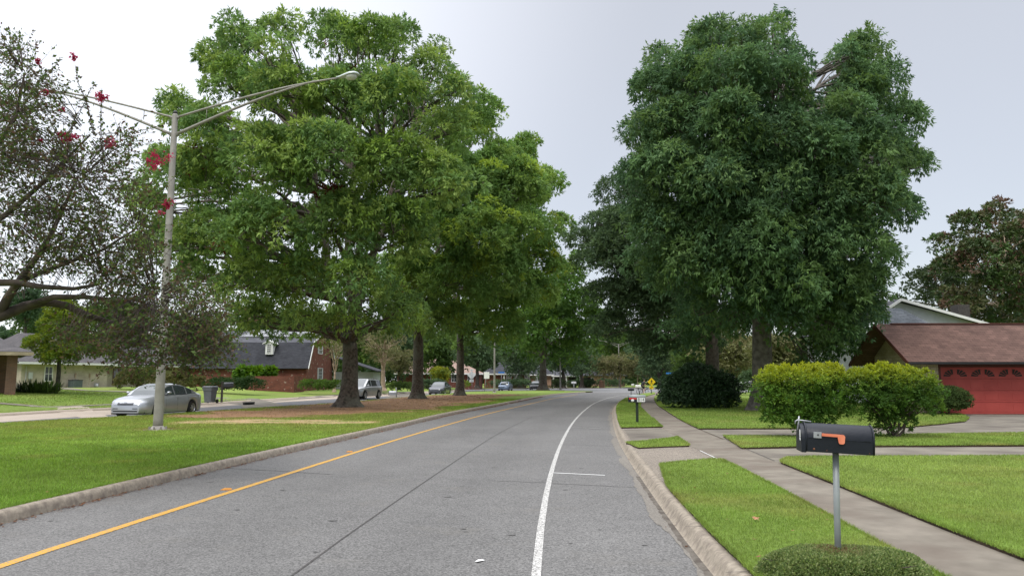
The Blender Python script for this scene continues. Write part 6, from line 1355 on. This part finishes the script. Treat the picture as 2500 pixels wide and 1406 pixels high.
def hip_house(name, label, x0, x1, Y, base, ze, zr_, roofm, wallm, depth=10, fm='white_paint', extras=None, cat='house', ridge=.35, gable_end=False):
    e = empty(name, (x0, Y, base), 0, label, cat); w_ = x1-x0
    block('wall', e, wallm, 0, w_, 0, depth, -1.2, ze-.02); o_ = .6; r_ = MB(); k = min(w_*ridge, depth*.6)
    P = [(-o_,-o_,ze),(w_+o_,-o_,ze),(w_+o_,depth+o_,ze),(-o_,depth+o_,ze)]; a = (k, depth/2, zr_); b = (w_-k, depth/2, zr_)
    slab_roof(r_, [P[0],P[1],b,a]); slab_roof(r_, [P[1],P[2],b]); slab_roof(r_, [P[2],P[3],a,b]); slab_roof(r_, [P[3],P[0],a]); r_.build('roof', M[roofm], e)
    mb = MB(); mb.box(-o_, w_+o_, -o_-.06, -o_-.01, ze-.22, ze+.02); mb.build('fascia', M[fm], e)
    if extras: extras(e, w_)
    return e
def ex1(e, w_):
    for x in (w_-2.2, w_-5.2, w_-9): window(e, x, x+.9, .5, 2.2, 0, 2, 3)
hip_house('brick_house', 'red brick house with tan hipped roof behind the third median oak', -21, W(1172, 905, 140).x, 140, .9, W(1120, 911, 140).z-.9, W(1128, 876, 145).z-.9, 'sh_tan', 'brick_red', 12, extras=ex1)
def ex2(e, w_):
    for x in (4.0, 7.5, 10.8): block('porch_column', e, 'white_paint', x, x+.25, -.45, -.2, -1, 2.6)
    for x in (4.6, 6.2, 8.4): window(e, x, x+1.0, .2, 2.2, 0, 2, 3)
hip_house('brick_house', 'dark roofed brick house with white porch columns behind the blue sedan', W(1182, 905, 158).x, W(1285, 905, 158).x, 158, .6, W(1220, 912, 158).z-.6, W(1220, 884, 164).z-.6, 'sh_dark', 'brick_red', 12, extras=ex2)
hip_house('tan_brick_house', 'tan brick house with dark roof directly left of the farthest median oak', W(1285, 905, 162).x+1, W(1345, 905, 162).x, 162, .4, W(1300, 914, 162).z-.4, W(1300, 892, 168).z-.4, 'sh_dark', 'brick_peach', 10, extras=lambda e, w_: window(e, 1, 2, .4, 2.0, 0, 2, 2))
def ex4(e, w_):
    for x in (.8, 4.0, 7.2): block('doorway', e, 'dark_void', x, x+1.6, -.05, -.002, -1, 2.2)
    for x in (.3, 3.2, 6.4): block('porch_column', e, 'white_paint', x, x+.3, -.45, -.2, -1, 2.3)
hip_house('porch_house', 'dark porch house with grey roof behind the pole near the median tip', W(1346, 905, 172).x, W(1400, 905, 172).x, 172, .2, W(1370, 917, 172).z-.2, W(1372, 894, 178).z-.2, 'sh_grey', 'brick_mix', 10, extras=ex4)
hip_house('peach_brick_house', 'low peach brick house among far trees left of the double lamp', W(1425, 905, 200).x, W(1525, 905, 200).x, 200, .2, 2.7, 4.6, 'sh_dark', 'brick_peach', 10, fm='wood_dark', extras=lambda e, w_: [window(e, x, x+1.1, .5, 2.1, 0, 2, 2) for x in (1.5, 4.5, 7.5)])
# small peach statue-like brick mailboxes seen by the crossing
q = W(1468, 945, 168); o = MB(); o.box(-.45,.45,-.45,.45,0,1.3); o.box(-.55,.55,-.55,.55,1.3,1.45); o.add([(-.4,-.4,1.45),(.4,-.4,1.45),(.4,.4,1.45),(-.4,.4,1.45),(0,0,1.8)], [(0,1,4),(1,2,4),(2,3,4),(3,0,4)]); oo = o.build('brick_pillar', M['brick_peach']); oo.location = (q.x, 168, .08); tag(oo, 'peach brick pillar on the far lawn left of the double lamp', 'pillar')

# ---------------------------------------------------------------- signs
def sign_post(name, label, px, Y, pyb, top_z_px, fn, post='post_grey', r=.035, lean=0, rz=0, cat='sign'):
    c = W(px, pyb, Y); zt = W(px, top_z_px, Y).z-c.z; e = empty(name, (c.x, Y, c.z), rz, label, cat); mb = MB(); mb.tube([(lean,0,-.15),(0,0,zt)], r, 8); mb.build('post', M[post], e); fn(e, zt); return e
def plate(e, nm, pts, mat, y=-.05, th=.01):
    mb = MB(); mb.prism(pts, -th/2, th/2, Matrix.Translation((0, y, 0)) @ Matrix.Rotation(R(90), 4, 'X')); return mb.build(nm, M[mat], e)
def dia(h, cz): return [(0, cz-h), (h, cz), (0, cz+h), (-h, cz)]
def f1(e, H): plate(e, 'sign_panel', dia(.62, H-.75), 'sign_back', .05); plate(e, 'distance_plaque', [(-.3,H-1.75),(.3,H-1.75),(.3,H-1.4),(-.3,H-1.4)], 'sign_back', .05); plate(e, 'top_plaque', [(-.25,H-.12),(.25,H-.12),(.25,H+.12),(-.25,H+.12)], 'sign_back', .05)
sign_post('warning_sign', 'bare metal back of a diamond sign right of the third median oak', 1151, 112, 949, 903, f1, lean=.1)
sign_post('regulatory_sign', 'plain white back of a square sign on a leaning post, left of the second lamp', 1188, 104, 955, 906, lambda e, H: plate(e, 'sign_panel', [(-.36,H-1.0),(.36,H-1.0),(.36,H-.1),(-.36,H-.1)], 'white_paint', -.05), lean=-.28)
sign_post('street_name_sign', 'blue street name sign above the pale blue sedan', 1224, 138, 946, 907, lambda e, H: plate(e, 'name_blade', [(-.55,H-.3),(.55,H-.3),(.55,H),(-.55,H)], 'sign_blue'))
sign_post('street_name_sign', 'dark blue street name sign beside the very large dark bush', 1635, 78, 966, 910, lambda e, H: plate(e, 'name_blade', [(-.32,H-.12),(.36,H-.12),(.36,H+.04),(-.32,H+.04)], 'sign_blue'), 'white_paint')
def ped(e, H):
    s = plate(e, 'sign_panel', dia(.50, H-.52), 'black', -.05); plate(e, 'sign_face', dia(.465, H-.52), 'sign_yellow', -.06)
    z = H-.52; mb = MB(); T = Matrix.Translation((0, -.068, z)) @ Matrix.Rotation(R(90), 4, 'X')
    mb.lathe([(0,0),(.045,0),(.045,.004),(0,.004)], 12, T @ Matrix.Translation((.01,.22,0)))
    for poly in ([(-.055,.155),(.06,.16),(.05,-.02),(-.04,-.02)], [(-.04,-.015),(.015,-.015),(-.09,-.27),(-.14,-.24)], [(-.01,-.015),(.05,-.015),(.12,-.26),(.065,-.28)], [(-.055,.15),(-.03,.12),(-.11,.0),(-.14,.02)], [(.06,.15),(.045,.11),(.12,.03),(.145,.055)]): mb.prism(poly, 0, .004, T)
    mb.build('walking_figure', M['black'], e)
    plate(e, 'arrow_plaque', [(-.24,H-1.32),(.2,H-1.32),(.2,H-1.0),(-.24,H-1.0)], 'sign_yellow', -.05)
    mb = MB(); T = Matrix.Translation((-.02, -.058, H-1.16)) @ Matrix.Rotation(R(90), 4, 'X'); mb.prism([(.12,.10),(.15,.06),(-.04,-.06),(-.02,-.10),(-.14,-.10),(-.10,.0),(-.07,-.03)], 0, .004, T); mb.build('arrow', M['black'], e)
sign_post('crossing_sign', 'yellow diamond pedestrian crossing sign with arrow plaque by the cyclist', 1591, 86, 961.5, 920.5, ped, r=.04)

# ---------------------------------------------------------------- cyclist
def cyclist():
    base = Vector((W(1572, 963, 89).x, 89, .002)); th = R(-8)
    T0 = base; b = empty('bicycle', base, th, 'dark bicycle ridden onto the crossing beside the yellow sign', 'bicycle')
    def whl(x):
        mb = MB(); K = 28; mb.tube([(x+.335*math.cos(2*math.pi*k/K), 0, .345+.335*math.sin(2*math.pi*k/K)) for k in range(K+1)], .022, 6, False); w_ = mb.build('wheel', M['rubber'], b)
        mb = MB(); [mb.tube([(x, 0, .345), (x+.32*math.cos(a), 0, .345+.32*math.sin(a))], .003, 3, False) for a in [k*math.pi/6 for k in range(12)]]; mb.build('spokes', M['zinc'], w_)
    whl(-.50); whl(.52)
    mb = MB(); bb = (-.08,0,.29); sp = (-.18,0,.80); hd_ = (.36,0,.86); hb_ = (.40,0,.72)
    for p, q in ((bb, sp), (sp, hd_), (bb, hb_), (bb, (-.5,0,.345)), ((-.17,0,.74), (-.5,0,.345)), (hd_, (.52,0,.345))): mb.tube([p, q], .018, 6)
    mb.build('frame', M['black'], b); mb = MB(); mb.tube([sp, (-.20,0,.93)], .013, 6); mb.box(-.32, -.06, -.06, .06, .93, .965); mb.build('saddle', M['black'], b)
    mb = MB(); mb.tube([hd_, (.35,0,1.0)], .013, 6); mb.tube([(.30,-.28,1.02),(.36,-.1,1.0),(.36,.1,1.0),(.30,.28,1.02)], .013, 6); mb.build('handlebar', M['black'], b)
    mb = MB(); mb.tube([(-.08,-.09,.29),(-.02,-.09,.13)], .01, 6); mb.box(-.07, .03, -.2, -.1, .11, .135); mb.tube([(-.08,.09,.29),(-.14,.09,.45)], .01, 6); mb.box(-.19, -.09, .1, .2, .44, .465); mb.build('pedals', M['black'], b)
    pe = empty('person', base, th, 'person in dark shirt and black shorts riding the bicycle towards the crossing', 'person')
    V = [(-.19,0,1.0),(-.12,0,1.16),(.0,0,1.36),(.04,0,1.47),(.08,0,1.56),(.10,0,1.66),(.11,0,1.75)]; Rr = [.15,.14,.16,.07,.06,.095,.07]; E_ = [(0,1),(1,2),(2,3),(3,4),(4,5),(5,6)]
    def chain(st, pts, rs):
        p = st
        for q, r_ in zip(pts, rs): V.append(q); Rr.append(r_); E_.append((p, len(V)-1)); p = len(V)-1
        return p
    for s in (-1, 1):
        foot = (-.02, s*.15, .16) if s < 0 else (-.14, s*.15, .50)
        knee = (.14, s*.13, .62) if s < 0 else (.16, s*.14, .86)
        chain(0, [(-.16, s*.10, .97), knee, (foot[0]-.06, foot[1], foot[2]+.08), foot, (foot[0]+.14, foot[1], foot[2]-.005)], [.11, .065, .042, .045, .03])
        h = chain(2, [(.03, s*.19, 1.38), (.14, s*.25, 1.18), (.28, s*.26, 1.05), (.31, s*.26, 1.035)], [.07, .042, .03, .03])
        for k in range(4): chain(h, [(.335, s*(.225+.022*k), 1.04), (.352-.003*k, s*(.225+.022*k), 1.015)], [.010, .009])
        chain(h, [(.32, s*.215, 1.02)], [.011])
    me = bpy.data.meshes.new('body'); me.from_pydata(V, E_, []); o_ = bpy.data.objects.new('body', me); col.objects.link(o_); o_.parent = pe; me.materials.append(M['skin'])
    sk = o_.modifiers.new('s', 'SKIN'); me.skin_vertices or None
    if not me.skin_vertices:
        import bmesh
        bm = bmesh.new(); bm.from_mesh(me); bm.verts.layers.skin.verify(); bm.to_mesh(me); bm.free()
    for i, r_ in enumerate(Rr): me.skin_vertices[0].data[i].radius = (r_, r_)
    me.skin_vertices[0].data[0].use_root = True; su = o_.modifiers.new('u', 'SUBSURF'); su.levels = 2; su.render_levels = 2
    mb = MB(); mb.tube([(-.20,0,.96),(-.165,0,1.08),(-.075,0,1.24),(.015,0,1.37),(.045,0,1.475)], [.19,.185,.20,.21,.09], 14)
    for s in (-1, 1): mb.tube([(.0, s*.10, 1.39), (.04, s*.19, 1.375), (.10, s*.24, 1.24)], [.10, .085, .06], 10)
    mb.build('shirt', M['shirt'], pe); mb = MB(); mb.tube([(-.23,0,.93),(-.17,0,1.02)], [.17,.16], 14)
    for s, k_ in ((-1, (.06,.13,.72)), (1, (.08,.14,.90))): mb.tube([(-.17, s*.09, .97), (k_[0], s*k_[1], k_[2])], [.125, .085], 12)
    mb.build('shorts', M['shorts'], pe); mb = MB(); T = Matrix.Translation((.085, 0, 1.70)) @ Matrix.Rotation(R(12), 4, 'Y'); mb.lathe([(.108,-.03),(.112,.02),(.095,.07),(.05,.10),(0,.11)], 16, T); mb.build('hair', M['hair'], pe)
cyclist()

# ---------------------------------------------------------------- small things on the ground
for (px, py, lb) in ((552, 1195, 'amber reflector beside the yellow line, nearest of the two'), (853, 1103, 'amber reflector beside the yellow line, the farther one')):
    x, y = G(px, py); e = MB(); e.add([(-.055,-.05,0),(.055,-.05,0),(.055,.05,0),(-.055,.05,0),(-.03,-.045,.018),(.03,-.045,.018),(.03,.045,.018),(-.03,.045,.018)], [(0,3,2,1),(4,5,6,7),(0,1,5,4),(1,2,6,5),(2,3,7,6),(3,0,4,7)]); o = e.build('road_stud', M['orange_stud']); o.location = (x, y, .003); o.scale = (1.3, 1.3, 1); tag(o, lb, 'road stud', 'amber road studs')
x, y = G(1170, 1371); e = MB(); e.add([(-.04,-.012,.004),(.0,-.03,.012),(.05,.035,.006),(.03,.05,.010),(-.01,.022,.016)], [(0,1,4),(1,2,4),(2,3,4),(3,0,4)]); o = e.build('paper_scrap', M['white_paint']); o.location = (x, y, .002); tag(o, 'torn scrap of white paper lying on the grey road', 'paper')
x, y = G(1846, 1268, .19); pts = []
for k in range(10): a = 2*math.pi*k/10; r_ = .045 if k % 2 == 0 else .02; pts.append((math.cos(a)*r_, math.sin(a)*r_, .01*math.cos(3*a)))
e = MB(); e.add([(0,0,.012)]+pts, [(0, 1+k, 1+(k+1) % 10) for k in range(10)]); e.tube([(0,0,.01),(-.04,-.05,.02)], .0015, 4); o = e.build('fallen_leaf', pm('dry_leaf', (.42,.20,.11), (.5,.28,.16), 30, .8)); o.location = (x, y, .205); o.rotation_euler = (R(25), 0, .4); tag(o, 'single dry star shaped leaf on the verge grass', 'leaf')
c = W(608, 984.5, 51.3); e = MB(); e.box(-.55,.55,-.06,.10,-.08,.04); e.box(-.55,.55,-.08,.12,.05,.09); o = e.build('storm_drain', M['black']); o.location = (c.x, 51.3, .10); o.rotation_euler = (0,0,R(75)); tag(o, 'dark storm drain slot in the far kerb before the brick house', 'drain')
